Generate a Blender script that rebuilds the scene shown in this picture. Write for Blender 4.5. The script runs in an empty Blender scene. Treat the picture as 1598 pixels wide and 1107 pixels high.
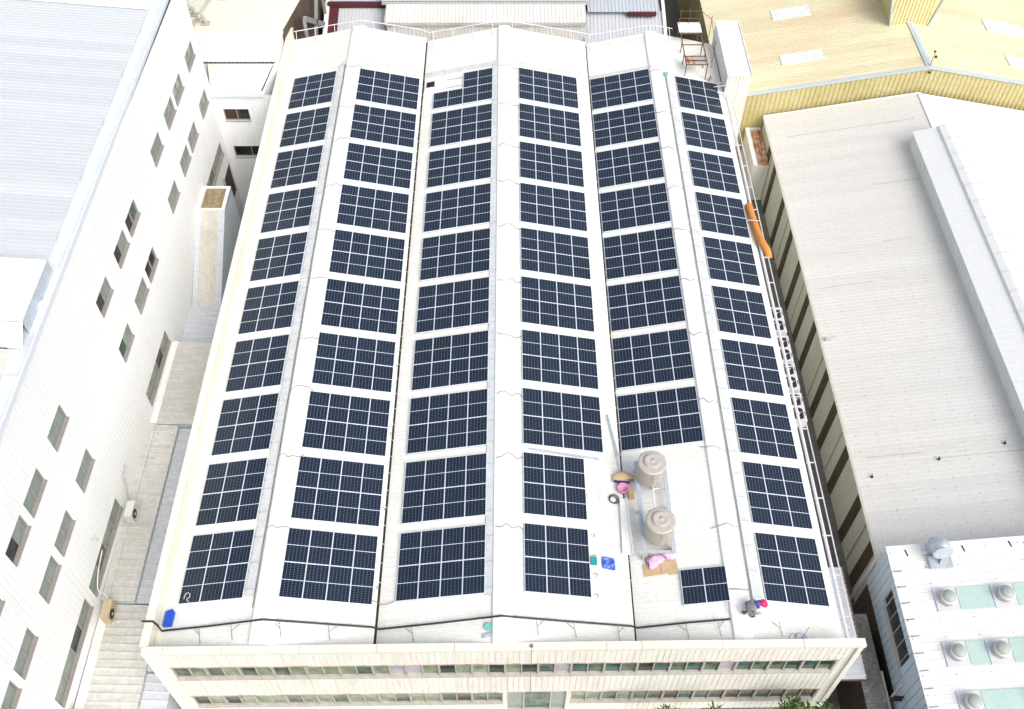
import bpy, bmesh, math, random
from mathutils import Vector, Matrix
random.seed(7)
S = bpy.context.scene
COL = S.collection
R = math.radians

# ---------------------------------------------------------------- camera, sky, sun, exposure
F_PX, PITCH, YAW, ROLL = 1538.91, R(51.4577), R(0.30067), R(0.17794)
CAM = Vector((0.0, -19.505, 42.742))
_f = Vector((math.sin(YAW)*math.cos(PITCH), math.cos(YAW)*math.cos(PITCH), -math.sin(PITCH)))
_r = Vector((math.cos(YAW), -math.sin(YAW), 0)); _u = _r.cross(_f)
_r, _u = _r*math.cos(ROLL)+_u*math.sin(ROLL), -_r*math.sin(ROLL)+_u*math.cos(ROLL)
cd = bpy.data.cameras.new('camera'); cam = bpy.data.objects.new('camera', cd); COL.objects.link(cam)
M = Matrix((_r, _u, -_f)).transposed().to_4x4(); M.translation = CAM
cam.matrix_world = M
cd.sensor_width = 36; cd.lens = 36*F_PX/1598; cd.clip_end = 1000; cd.clip_start = 0.5
S.camera = cam
SUN_EL, SUN_AZ = R(47), R(140)        # azimuth clockwise from +y: light comes from the right and a little from the front
w = bpy.data.worlds.new('World'); S.world = w; w.use_nodes = True
nt = w.node_tree; sky = nt.nodes.new('ShaderNodeTexSky'); sky.sky_type = 'NISHITA'; sky.sun_disc = False
sky.sun_elevation = SUN_EL; sky.sun_rotation = SUN_AZ; sky.dust_density = 4; sky.air_density = 1.0; sky.ozone_density = 1.0
bg = nt.nodes['Background']; hs = nt.nodes.new('ShaderNodeHueSaturation'); hs.inputs['Saturation'].default_value = .5    # thin cloud greys the sky
nt.links.new(sky.outputs[0], hs.inputs['Color']); nt.links.new(hs.outputs[0], bg.inputs[0]); bg.inputs[1].default_value = 0.15
sd = bpy.data.lights.new('sun', 'SUN'); sd.energy = 1.05; sd.angle = R(45); sd.color = (1, .975, .93)
so = bpy.data.objects.new('sun', sd); COL.objects.link(so)
sdir = Vector((math.sin(SUN_AZ)*math.cos(SUN_EL), math.cos(SUN_AZ)*math.cos(SUN_EL), math.sin(SUN_EL)))
so.rotation_euler = sdir.to_track_quat('Z', 'Y').to_euler(); so.location = (30, -30, 80)
S.view_settings.view_transform = 'Standard'; S.view_settings.look = 'None'
S.view_settings.exposure = 0.52; S.view_settings.gamma = 1.0
S.render.engine = 'CYCLES'

# ---------------------------------------------------------------- materials
def nodes(m):
    m.use_nodes = True
    return m.node_tree, m.node_tree.nodes['Principled BSDF']
MATS = {}
def mth(t, op, a, b=None, c=None):
    n = t.nodes.new('ShaderNodeMath'); n.operation = op
    for i, v in enumerate((a, b, c)):
        if v is None: continue
        if isinstance(v, (int, float)): n.inputs[i].default_value = v
        else: t.links.new(v, n.inputs[i])
    return n.outputs[0]
def mat(name, col, rough=.6, dirt=None, amt=.25, scale=.35, stretch=(1, 1, 1), metal=0, spec=.4, fine=.06, thr=.5, soft=.25, bump=0, streak=None, samt=.3, scol=(.35, .31, .22), sheet=None, shamt=.05):
    """plain procedural paint / metal: a base colour, blotchy weathering of another colour, fine speckle"""
    m = bpy.data.materials.new(name); t, b = nodes(m); N, L = t.nodes, t.links
    b.inputs['Roughness'].default_value = rough; b.inputs['Metallic'].default_value = metal
    b.inputs['Specular IOR Level'].default_value = spec
    tc = N.new('ShaderNodeTexCoord'); mp = N.new('ShaderNodeMapping'); mp.inputs['Scale'].default_value = stretch
    L.new(tc.outputs['Object'], mp.inputs[0])
    n1 = N.new('ShaderNodeTexNoise'); n1.inputs['Scale'].default_value = scale; n1.inputs['Detail'].default_value = 7
    n1.inputs['Roughness'].default_value = .62; L.new(mp.outputs[0], n1.inputs['Vector'])
    rp = N.new('ShaderNodeMapRange'); rp.inputs[1].default_value = thr-.1; rp.inputs[2].default_value = thr+soft
    rp.inputs[3].default_value = 0; rp.inputs[4].default_value = amt; L.new(n1.outputs[0], rp.inputs[0])
    mx = N.new('ShaderNodeMix'); mx.data_type = 'RGBA'
    mx.inputs['A'].default_value = (*col, 1); mx.inputs['B'].default_value = (*(dirt or [c*.6 for c in col]), 1)
    L.new(rp.outputs[0], mx.inputs['Factor'])
    n2 = N.new('ShaderNodeTexNoise'); n2.inputs['Scale'].default_value = 5; n2.inputs['Detail'].default_value = 4
    L.new(tc.outputs['Object'], n2.inputs['Vector'])
    r2 = N.new('ShaderNodeMapRange'); r2.inputs[1].default_value = .35; r2.inputs[2].default_value = .7
    r2.inputs[3].default_value = 1-fine; r2.inputs[4].default_value = 1+fine*.4; L.new(n2.outputs[0], r2.inputs[0])
    res = mx.outputs['Result']
    if streak:      # run-off streaks of dirt, long one way and narrow the other
        m2 = N.new('ShaderNodeMapping'); m2.inputs['Scale'].default_value = streak; L.new(tc.outputs['Object'], m2.inputs[0])
        n3 = N.new('ShaderNodeTexNoise'); n3.inputs['Scale'].default_value = 1; n3.inputs['Detail'].default_value = 5; n3.inputs['Roughness'].default_value = .7
        L.new(m2.outputs[0], n3.inputs['Vector'])
        r3 = N.new('ShaderNodeMapRange'); r3.inputs[1].default_value = .5; r3.inputs[2].default_value = .78; r3.inputs[3].default_value = 0; r3.inputs[4].default_value = samt
        L.new(n3.outputs[0], r3.inputs[0]); x3 = N.new('ShaderNodeMix'); x3.data_type = 'RGBA'; x3.inputs['B'].default_value = (*scol, 1)
        L.new(r3.outputs[0], x3.inputs['Factor']); L.new(res, x3.inputs['A']); res = x3.outputs['Result']
    if sheet:       # every metal sheet has aged a little differently
        sp = N.new('ShaderNodeSeparateXYZ'); L.new(tc.outputs['Object'], sp.inputs[0])
        wn = N.new('ShaderNodeTexWhiteNoise'); wn.noise_dimensions = '1D'
        L.new(mth(t, 'FLOOR', mth(t, 'DIVIDE', sp.outputs[sheet[0]], sheet[1])), wn.inputs['W'])
        v2 = N.new('ShaderNodeVectorMath'); v2.operation = 'SCALE'; L.new(res, v2.inputs[0])
        L.new(mth(t, 'SUBTRACT', 1+shamt*.3, mth(t, 'MULTIPLY', wn.outputs['Value'], shamt)), v2.inputs['Scale']); res = v2.outputs[0]
    vm = N.new('ShaderNodeVectorMath'); vm.operation = 'SCALE'; L.new(res, vm.inputs[0]); L.new(r2.outputs[0], vm.inputs['Scale'])
    L.new(vm.outputs[0], b.inputs['Base Color'])
    if bump:
        bp = N.new('ShaderNodeBump'); bp.inputs['Strength'].default_value = bump; bp.inputs['Distance'].default_value = .03
        L.new(n2.outputs[0], bp.inputs['Height']); L.new(bp.outputs[0], b.inputs['Normal'])
    MATS[name] = m
    return m
def mixc(t, fac, a, b):
    n = t.nodes.new('ShaderNodeMix'); n.data_type = 'RGBA'
    if isinstance(fac, (int, float)): n.inputs['Factor'].default_value = fac
    else: t.links.new(fac, n.inputs['Factor'])
    for k, v in (('A', a), ('B', b)):
        if isinstance(v, tuple): n.inputs[k].default_value = (*v, 1)
        else: t.links.new(v, n.inputs[k])
    return n.outputs['Result']
def grid_line(t, x, off, pitch, width):
    f = mth(t, 'FRACT', mth(t, 'DIVIDE', mth(t, 'SUBTRACT', x, off-50*pitch), pitch))
    return mth(t, 'GREATER_THAN', mth(t, 'ABSOLUTE', mth(t, 'SUBTRACT', f, .5)), .5-width/(2*pitch))
def add_screws(m, px, py, rad, col):
    """rows of dark screw heads over a sheet metal roof"""
    t, b = m.node_tree, m.node_tree.nodes['Principled BSDF']
    src = b.inputs['Base Color'].links[0].from_socket
    tc = t.nodes.new('ShaderNodeTexCoord'); sp = t.nodes.new('ShaderNodeSeparateXYZ'); t.links.new(tc.outputs['Object'], sp.inputs[0])
    dx = mth(t, 'MULTIPLY', mth(t, 'SUBTRACT', mth(t, 'FRACT', mth(t, 'ADD', mth(t, 'DIVIDE', sp.outputs[0], px), 50)), .5), px)
    dy = mth(t, 'MULTIPLY', mth(t, 'SUBTRACT', mth(t, 'FRACT', mth(t, 'ADD', mth(t, 'DIVIDE', sp.outputs[1], py), 50)), .5), py)
    d = mth(t, 'SQRT', mth(t, 'ADD', mth(t, 'MULTIPLY', dx, dx), mth(t, 'MULTIPLY', dy, dy)))
    n = t.nodes.new('ShaderNodeTexNoise'); n.inputs['Scale'].default_value = 1.3; t.links.new(tc.outputs['Object'], n.inputs['Vector'])
    k = mth(t, 'MULTIPLY', mth(t, 'LESS_THAN', d, mth(t, 'MULTIPLY', n.outputs[0], rad*2)), .75)
    t.links.new(mixc(t, k, src, col), b.inputs['Base Color'])

# solar glass: navy cells with printed grid lines, a slightly different blue on every panel
def solar_glass():
    m = bpy.data.materials.new('solar glass'); t, b = nodes(m)
    tc = t.nodes.new('ShaderNodeTexCoord'); sp = t.nodes.new('ShaderNodeSeparateXYZ'); t.links.new(tc.outputs['Object'], sp.inputs[0])
    gx = grid_line(t, sp.outputs[0], .018, .169, .011); gy = grid_line(t, sp.outputs[1], .018, .0858, .009)
    oi = t.nodes.new('ShaderNodeObjectInfo')
    base = mixc(t, oi.outputs['Random'], (.003, .0085, .020), (.006, .0125, .028))
    n = t.nodes.new('ShaderNodeTexNoise'); n.inputs['Scale'].default_value = 2.2; t.links.new(tc.outputs['Object'], n.inputs['Vector'])
    base = mixc(t, mth(t, 'MULTIPLY', n.outputs[0], .35), base, (.012, .014, .03))
    c = mixc(t, mth(t, 'MULTIPLY', gy, .6), base, (.17, .22, .29)); c = mixc(t, mth(t, 'MULTIPLY', gx, .65), c, (.22, .29, .40))
    t.links.new(c, b.inputs['Base Color']); b.inputs['Roughness'].default_value = .16; b.inputs['Specular IOR Level'].default_value = .27
    return m
GLASS = solar_glass()
FRAME = mat('aluminium frame', (.76, .81, .87), .45, fine=.03, amt=.1)
WHITE = mat('white roof paint', (.83, .825, .775), .5, (.72, .68, .54), .3, .22, (.35, 1.2, 1), fine=.07, streak=(.35, 5, 1), samt=.10, scol=(.6, .56, .45), sheet=(1, .75), shamt=.05)
WHITE2 = mat('white ridge paint', (.84, .84, .83), .5, (.68, .68, .66), .3, .8, (1, .25, 1), fine=.05)
CREAM = mat('cream cladding', (.87, .86, .795), .55, (.55, .49, .36), .3, .5, (1, 1, .35), fine=.06, streak=(4, 1, .25), samt=.45, scol=(.40, .33, .22))
CREAMP = mat('cream parapet', (.80, .775, .66), .55, (.6, .55, .38), .35, .5, (1, .5, 1), fine=.05)
WALLW = mat('white wall paint', (.88, .89, .895), .55, (.80, .81, .815), .4, .15, (1, 1, .3), fine=.04, streak=(1, 3.5, .12), samt=.16, scol=(.56, .57, .56), sheet=(1, 1.0), shamt=.03)
BLUEROOF = mat('pale blue roof', (.56, .595, .615), .45, (.60, .62, .62), .5, .12, (.3, 1, 1), fine=.04, streak=(.2, 4, 1), samt=.25, scol=(.47, .50, .52), sheet=(1, .81), shamt=.10)
GUTTER = mat('pale gutter', (.70, .74, .80), .5, (.6, .63, .66), .3, .5, fine=.04)
ALLEY = mat('weathered beige sheet', (.63, .625, .59), .6, (.42, .39, .32), .4, .35, (1, .4, 1), fine=.12, thr=.48, streak=(.6, 4, 1), samt=.5, scol=(.30, .27, .2))
ALLEYB = mat('weathered blue grey sheet', (.60, .63, .67), .55, (.42, .43, .44), .4, .5, (1, .6, 1), fine=.1, streak=(.6, 4, 1), samt=.4, scol=(.33, .33, .33))
TAN = mat('tan corrugated sheet', (.63, .615, .55), .6, (.33, .27, .18), .5, .5, (1, .4, 1), fine=.12)
GALV = mat('galvanised steel', (.58, .64, .70), .42, (.42, .45, .48), .45, 1.5, metal=.35, fine=.1)
TRAY = mat('tray lid steel', (.60, .63, .63), .5, (.76, .77, .765), .7, .8, (1, .3, 1), metal=.0, fine=.12)
DARK = mat('shadowed opening', (.012, .012, .013), .7, fine=.1)
VALLEY = mat('dark brown valley gutter', (.10, .085, .055), .7, (.03, .028, .02), .6, 1.2, (1, .5, 1), fine=.3)  # dark brown with darker blotches
BLACK = mat('black cable sheath', (.025, .028, .035), .5, fine=.1)
WIRE = mat('grey wire', (.18, .18, .17), .6, fine=.1)
PIPEW = mat('white painted pipe', (.74, .72, .74), .45, (.5, .44, .42), .3, 1, fine=.05)
WFRAME = mat('window aluminium', (.52, .49, .43), .5, (.3, .26, .2), .4, 2, fine=.1)
PINKF = mat('pinkish window frame', (.33, .305, .285), .5, (.28, .24, .22), .4, 2, fine=.08)
def glass(name, c1, c2, rough=.12):
    m = bpy.data.materials.new(name); t, b = nodes(m)
    tc = t.nodes.new('ShaderNodeTexCoord'); oi = t.nodes.new('ShaderNodeObjectInfo')
    n = t.nodes.new('ShaderNodeTexNoise'); n.inputs['Scale'].default_value = 1.6; n.inputs['Detail'].default_value = 3
    va = t.nodes.new('ShaderNodeVectorMath'); va.operation = 'ADD'
    t.links.new(tc.outputs['Object'], va.inputs[0]); t.links.new(oi.outputs['Location'], va.inputs[1]); t.links.new(va.outputs[0], n.inputs['Vector'])
    rp = t.nodes.new('ShaderNodeMapRange'); rp.inputs[1].default_value = .38; rp.inputs[2].default_value = .62; t.links.new(n.outputs[0], rp.inputs[0])
    t.links.new(mixc(t, rp.outputs[0], c1, c2), b.inputs['Base Color']); b.inputs['Roughness'].default_value = rough
    return m
G_GREY = glass('grey green pane', (.21, .26, .225), (.26, .31, .275), .2)
G_LIGHT = glass('light green pane', (.15, .21, .135), (.30, .36, .26))
G_GREEN = glass('dark green pane', (.025, .06, .042), (.12, .18, .125))  # tone patches paint reflections into the green and teal panes
G_TEAL = glass('teal pane', (.05, .15, .125), (.02, .055, .05))
G_CURT = glass('pane with pale curtain', (.5, .47, .52), (.36, .34, .38), .4)
G_DARK = glass('dark pane', (.012, .014, .016), (.04, .045, .045))  # near-black colour also paints the dark interior of open sashes
YROOF = mat('yellow roof sheet', (.75, .69, .46), .6, (.75, .56, .35), .6, .5, (.07, .8, 1), fine=.07, thr=.57, soft=.06, streak=(.2, 5, 1), samt=.3, scol=(.55, .46, .26), sheet=(1, .9), shamt=.12)
YWALL = mat('yellow ribbed wall', (.60, .525, .27), .6, (.42, .34, .08), .5, .3, fine=.1)
YPALE = mat('pale yellow ribbed wall', (.80, .70, .40), .6, fine=.06)
TRIMB = mat('pale blue trim', (.52, .60, .63), .5, (.42, .47, .48), .3, 1, fine=.06)
SKYL = mat('translucent skylight sheet', (.74, .755, .72), .35, (.56, .62, .60), .4, 1, fine=.06)
MINT = mat('mint skylight sheet', (.50, .66, .60), .3, (.62, .72, .68), .5, .8, fine=.06)
RBROOF = mat('off white screwed roof', (.67, .66, .63), .55, (.66, .63, .56), .5, .12, (.5, 1, 1), fine=.05, streak=(.25, 4, 1), samt=.22, scol=(.46, .42, .34), sheet=(1, .84), shamt=.06)
add_screws(RBROOF, 1.12, .56, .034, (.30, .29, .28))
FRROOF = mat('white screwed roof', (.85, .85, .835), .5, (.74, .71, .62), .3, .3, (.4, 1, 1), fine=.05, streak=(.3, 3.5, 1), samt=.22, scol=(.6, .55, .45), sheet=(1, .84), shamt=.05)
add_screws(FRROOF, 1.5, .9, .035, (.2, .17, .14))
RBWALL = mat('grey green wall panel', (.55, .55, .48), .6, (.44, .42, .3), .45, .4, (1, 1, .4), fine=.08)
BROWN = mat('brown louvre strip', (.085, .066, .035), .6, (.03, .022, .015), .6, .8, fine=.3)
BLUECL = mat('pale blue cladding', (.55, .64, .73), .5, (.42, .48, .53), .35, .6, (1, 1, .4), fine=.06)
BRICK_SHADE = mat('dark brown wall and gap shade', (.09, .06, .045), .8, (.16, .13, .08), .6, .6, fine=.3)  # real walls, and shade painted into eave gaps and the lattice gap
FIBRE = mat('mossy fibre cement sheet', (.40, .38, .35), .85, (.09, .085, .06), .6, .8, fine=.3)
RUST = mat('rusty sheet', (.42, .10, .03), .8, (.72, .55, .40), .95, 2.6, (1.4, .6, 1), fine=.3, thr=.46, soft=.12)
RUSTY = mat('rusty steel tube', (.16, .075, .05), .7, (.3, .27, .25), .5, 3, fine=.25)
MAROON = mat('maroon flashing', (.10, .022, .025), .6, (.1, .02, .02), .4, 1, fine=.15)
FARROOF = mat('far grey sheet', (.58, .60, .63), .5, (.48, .46, .42), .35, .3, (1, .3, 1), fine=.06)
FARWHITE = mat('far white sheet', (.74, .73, .70), .5, (.6, .54, .44), .4, .35, (1, .3, 1), fine=.05)
CREAMROOF = mat('cream flat roof', (.82, .80, .67), .6, (.72, .69, .55), .3, .3, fine=.04)
STEELG = mat('grey white beam', (.50, .49, .46), .6, (.35, .33, .3), .4, 1, fine=.1)
TANKM = mat('dusty stainless tank', (.44, .41, .345), .5, (.56, .51, .45), .6, 1.4, (1, 1, .5), metal=.2, fine=.12, streak=(5, 5, .5), samt=.45, scol=(.28, .25, .2))
TANKL = mat('dusty tank top', (.53, .485, .45), .55, (.44, .39, .33), .5, 3, metal=.1, fine=.1)
CARD = mat('cardboard', (.58, .43, .26), .85, (.5, .35, .18), .4, 2, fine=.06)
PINK = mat('pink plastic bag', (.78, .42, .68), .4, (.88, .72, .86), .7, 6, fine=.1)
PINKB = mat('pink bucket plastic', (.72, .27, .47), .4, (.78, .5, .62), .5, 6, fine=.05)
TEAL = mat('teal cloth', (.03, .30, .32), .8, fine=.15)
TEALL = mat('teal plastic', (.18, .52, .47), .5, fine=.1)
BLUEBAG = mat('blue printed bag', (.04, .12, .55), .45, (.55, .62, .85), 1.0, 5, fine=.1, thr=.56)
BLUE = mat('bright blue plastic', (.015, .085, .55), .5, (.02, .06, .35), .3, 3, fine=.08)
NAVY = mat('navy strap', (.03, .03, .22), .6, fine=.1)
ORANGE = mat('orange duct fabric', (.72, .29, .07), .7, (.60, .22, .05), .4, 2, fine=.1)
ACW = mat('white unit casing', (.62, .61, .61), .5, (.52, .5, .46), .3, 2, fine=.06)
ACB = mat('beige unit casing', (.52, .42, .27), .55, (.45, .3, .14), .4, 2, fine=.08)
GRILLE = mat('dark fan grille', (.02, .02, .025), .5, fine=.2)
GREYCL = mat('grey work jacket', (.26, .25, .27), .9, (.36, .35, .38), .7, 6, fine=.2, bump=.4)
TROU = mat('dark trousers', (.07, .065, .075), .9, fine=.2)
SKIN = mat('skin', (.42, .25, .17), .6, fine=.05)
HATP = mat('magenta hard hat', (.78, .02, .16), .4, fine=.03)
SCARF = mat('violet neck cloth', (.12, .10, .52), .8, fine=.15)
HAIR = mat('black hair', (.01, .009, .008), .6, fine=.1)
GROUNDM = mat('stained concrete yard', (.19, .185, .17), .9, (.10, .10, .08), .6, .25, fine=.25)
LEAF = mat('leaf', (.07, .14, .025), .6, (.13, .2, .04), .8, 2.5, fine=.3)
BARK = mat('bark', (.12, .09, .06), .9, fine=.3)
DOOR = mat('brown door', (.05, .03, .025), .6, fine=.2)
VENTC = mat('vent cowl metal', (.50, .47, .42), .5, (.38, .34, .3), .5, 3, fine=.12)
VENTG = mat('vent dome grey green', (.38, .42, .39), .4, (.48, .52, .50), .5, 3, fine=.08)

# ---------------------------------------------------------------- mesh helpers
class MB:
    def __init__(s): s.v = []; s.f = []; s.m = []; s.cur = 0
    def add(s, vs, fs):
        o = len(s.v); s.v += [tuple(v) for v in vs]
        for f in fs: s.f.append([i+o for i in f]); s.m.append(s.cur)
        return s
    def quad(s, *p): return s.add(p, [list(range(len(p)))])
    def box(s, a, b):
        x0, y0, z0 = a; x1, y1, z1 = b
        vs = [(x, y, z) for z in (z0, z1) for y in (y0, y1) for x in (x0, x1)]
        return s.add(vs, [[0, 2, 3, 1], [4, 5, 7, 6], [0, 1, 5, 4], [2, 6, 7, 3], [0, 4, 6, 2], [1, 3, 7, 5]])
    def slab(s, p, d):
        """a flat polygon p given thickness along vector d"""
        n = len(p); d = Vector(d); q = [Vector(a)+d for a in p]
        return s.add([Vector(a) for a in p]+q, [list(range(n))[::-1], list(range(n, 2*n))]+[[i, (i+1) % n, n+(i+1) % n, n+i] for i in range(n)])
    def bar(s, a, b, wd, ht, up=(0, 0, 1)):
        a, b = Vector(a), Vector(b); d = (b-a).normalized(); up = Vector(up)
        sd_ = d.cross(up)
        if sd_.length < 1e-4: sd_ = d.cross(Vector((1, 0, 0)))
        sd_.normalize(); n = sd_.cross(d).normalized()
        c = [(-wd/2, -ht/2), (wd/2, -ht/2), (wd/2, ht/2), (-wd/2, ht/2)]
        vs = [p+sd_*x+n*y for p in (a, b) for x, y in c]
        return s.add(vs, [[3, 2, 1, 0], [4, 5, 6, 7]]+[[i, (i+1) % 4, 4+(i+1) % 4, 4+i] for i in range(4)])
    def tube(s, pts, r, n=8, cap=True):
        pts = [Vector(p) for p in pts]; rs = r if isinstance(r, (list, tuple)) else [r]*len(pts)
        rings = []; ref = None
        for i, p in enumerate(pts):
            t = (pts[min(i+1, len(pts)-1)]-pts[max(i-1, 0)]).normalized()
            if ref is None: ref = t.orthogonal().normalized()
            a = (ref-t*ref.dot(t)); a = a.normalized() if a.length > 1e-5 else t.orthogonal().normalized(); ref = a
            bb = t.cross(a); rings.append([p+(a*math.cos(k*2*math.pi/n)+bb*math.sin(k*2*math.pi/n))*rs[i] for k in range(n)])
        vs = [v for g in rings for v in g]; fs = []
        for i in range(len(pts)-1):
            for k in range(n): fs.append([i*n+k, i*n+(k+1) % n, (i+1)*n+(k+1) % n, (i+1)*n+k])
        if cap: fs += [list(range(n))[::-1], [(len(pts)-1)*n+k for k in range(n)]]
        return s.add(vs, fs)
    def lathe(s, prof, c, n=24, ax=(0, 0, 1)):
        q = Vector((0, 0, 1)).rotation_difference(Vector(ax)); c = Vector(c); vs = []; fs = []
        for r, z in prof:
            for k in range(n): vs.append(c+q @ Vector((r*math.cos(2*math.pi*k/n), r*math.sin(2*math.pi*k/n), z)))
        for i in range(len(prof)-1):
            for k in range(n): fs.append([i*n+k, i*n+(k+1) % n, (i+1)*n+(k+1) % n, (i+1)*n+k])
        fs += [list(range(n))[::-1], [(len(prof)-1)*n+k for k in range(n)]]
        return s.add(vs, fs)
    def ribs(s, O, U, V, pitch=.25, h=.03, flip=False):
        """trapezoid-ribbed sheet: ribs repeat along U and run along V"""
        O, U, V = Vector(O), Vector(U), Vector(V); ln = U.length; u = U/ln; N = u.cross(V).normalized()
        if flip: N = -N
        n = max(1, round(ln/pitch)); p = ln/n; pr = []
        for i in range(n): pr += [(i*p, 0), (i*p+p*.78, 0), (i*p+p*.83, h), (i*p+p*.95, h)]
        pr.append((ln, 0))
        vs = [O+u*a+N*b for a, b in pr]; k = len(vs); vs += [x+V for x in vs]
        return s.add(vs, [[i, i+1, k+i+1, k+i] for i in range(k-1)])
    def wall(s, O, A, N, L, z0, z1, holes=(), pitch=.27, h=.025, depth=.15, prof=(.7, .78, .92)):
        """vertical ribbed wall along A from O, outward normal N, with window openings and their reveals"""
        O, A, N = Vector(O), Vector(A).normalized(), Vector(N).normalized(); Z = Vector((0, 0, 1))
        n = max(1, round(L/pitch)); p = L/n; pr = []
        for i in range(n): pr += [(i*p, 0), (i*p+p*prof[0], 0), (i*p+p*prof[1], h), (i*p+p*prof[2], h)]
        pr.append((L, 0))
        def off(a):
            for (x0, y0), (x1, y1) in zip(pr, pr[1:]):
                if x0-1e-9 <= a <= x1+1e-9: return y0+(y1-y0)*(0 if x1 == x0 else (a-x0)/(x1-x0))
            return 0
        cuts = sorted({0, L}|{a for q in holes for a in q[:2] if 0 < a < L})
        for a, b in zip(cuts, cuts[1:]):
            m_ = (a+b)/2; hs = sorted([q[2:] for q in holes if q[0] < m_ < q[1]]); segs = []; zc = z0
            for c, d in hs: segs.append((zc, c)); zc = d
            segs.append((zc, z1))
            pp = [(a, off(a))]+[q for q in pr if a+1e-6 < q[0] < b-1e-6]+[(b, off(b))]
            for c, d in segs:
                if d-c < 1e-4: continue
                vs = [O+A*x+N*y+Z*c for x, y in pp]; k = len(vs); vs += [v+Z*(d-c) for v in vs]
                s.add(vs, [[i, i+1, k+i+1, k+i] for i in range(k-1)])
        for a, b, c, d in holes:
            q = [O+A*a+Z*c, O+A*b+Z*c, O+A*b+Z*d, O+A*a+Z*d]; o2 = N*max(h, 0)
            for i in range(4): s.quad(q[i]+o2, q[(i+1) % 4]+o2, q[(i+1) % 4]-N*depth, q[i]-N*depth)
        return s
    def build(s, name, mats, parent=None, smooth=False, local=False):
        if not isinstance(mats, (list, tuple)): mats = [mats]
        off = Vector((0, 0, 0))
        if parent is not None and not local:
            q = parent
            while q is not None: off += q.location; q = q.parent
        me = bpy.data.meshes.new(name); me.from_pydata([tuple(Vector(v)-off) for v in s.v], [], s.f); me.update()
        for m in mats: me.materials.append(m)
        if len(mats) > 1: me.polygons.foreach_set('material_index', s.m)
        bm = bmesh.new(); bm.from_mesh(me); bmesh.ops.recalc_face_normals(bm, faces=bm.faces) if smooth else None
        bm.to_mesh(me); bm.free()
        if smooth: me.polygons.foreach_set('use_smooth', [True]*len(me.polygons))
        o = bpy.data.objects.new(name, me); COL.objects.link(o)
        if parent is not None: o.parent = parent
        return o
def tag(o, label=None, cat=None, group=None, kind=None):
    if label: o['label'] = label
    if cat: o['category'] = cat
    if group: o['group'] = group
    if kind: o['kind'] = kind
    return o
def thing(name, label, cat, loc=(0, 0, 0), group=None):
    o = bpy.data.objects.new(name, None); o.empty_display_size = .3; COL.objects.link(o); o.location = loc
    return tag(o, label, cat, group)
def copy_tree(o, parent=None):
    c = o.copy(); COL.objects.link(c); c.parent = parent
    for ch in o.children: copy_tree(ch, c)
    return c
def bezier(pts, n=8):
    """smooth curve through points"""
    P = [Vector(p) for p in pts]; out = []
    for i in range(len(P)-1):
        a, b = P[max(i-1, 0)], P[min(i+2, len(P)-1)]
        for k in range(n):
            t = k/n; t2, t3 = t*t, t*t*t
            out.append(.5*((2*P[i])+(-a+P[i+1])*t+(2*a-5*P[i]+4*P[i+1]-b)*t2+(-a+3*P[i]-3*P[i+1]+b)*t3))
    return out+[P[-1]]

# ---------------------------------------------------------------- ground
GZ = -10.5
tag(MB().quad((-150, -80, GZ), (150, -80, GZ), (150, 190, GZ), (-150, 190, GZ)).build('ground', GROUNDM), kind='structure')

# ---------------------------------------------------------------- main factory building with the three-gable roof
# slopes: (x0, z0, x1, z1)
SL = [(-15.95, -.21, -10.8, .93), (-10.8, .93, -6.11, -.055), (-6.02, -.31, -.3, .93), (-.3, .93, 5.72, -.358), (5.82, -.56, 10.45, .48), (10.45, .48, 15.3, -.60)]
def rz(x):
    for a, b, c, d in SL:
        if a <= x <= c: return b+(d-b)*(x-a)/(c-a)
    return SL[0][1] if x < 0 else SL[-1][3]
Y0, Y1 = -2.45, 44.7
fac = thing('factory_building', 'long white factory with three gabled roof bays under solar arrays and cream windowed front', 'building', (0, 21, GZ))
for i, (a, b, c, d) in enumerate(SL):
    m = MB()
    m.ribs((a, Y0, b), (0, Y1-Y0, 0), (c-a, 0, d-b), .25, .009, flip=True)
    m.quad((a, Y0, b-.06), (c, Y0, d-.06), (c, Y1, d-.06), (a, Y1, b-.06))
    m.quad((a, Y1, b-.06), (c, Y1, d-.06), (c, Y1, d+.02), (a, Y1, b+.02))
    m.build('roof_slope', WHITE, fac)
for k, x in enumerate((-10.95, -.3, 10.5)):
    z = rz(x); m = MB(); wd = (.5, .42, .42)[k]
    prof = [(-wd-.06, -.10), (-wd, .045), (-wd*.6, .085), (-wd*.25, .11), (0, .12), (wd*.25, .11), (wd*.6, .085), (wd, .045), (wd+.06, -.10)]
    ys = [Y0]+[Y0+2.02*j for j in range(1, 24)]
    for j in range(len(ys)):
        a_ = ys[j]; b_ = (ys[j+1] if j+1 < len(ys) else Y1)
        dz = .012 if j % 2 else 0
        vs = [(x+p, yy, max(z+q+dz, rz(x+p)+.028)) for yy in (a_, b_+.03) for p, q in prof]; n = len(prof)
        m.add(vs, [[i, i+1, n+i+1, n+i] for i in range(n-1)])
    m.build('ridge_cap', WHITE2, fac)
for xa, za, xb, zb in ((-6.11, -.055, -6.02, -.31), (5.72, -.358, 5.82, -.56)):
    m = MB(); zz = min(za, zb)-.12
    m.quad((xa-.1, Y0, za-.065), (xa-.02, Y0, zz), (xa-.02, Y1, zz), (xa-.1, Y1, za-.065))
    m.quad((xa-.02, Y0, zz), (xb+.05, Y0, zz), (xb+.05, Y1, zz), (xa-.02, Y1, zz)); m.quad((xb+.05, Y0, zz), (xb+.05, Y0, zb-.065), (xb+.05, Y1, zb-.065), (xb+.05, Y1, zz))
    m.build('valley_gutter', VALLEY, fac)
STRAP = {}     # straps over the two valleys
y = 1.0
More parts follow.
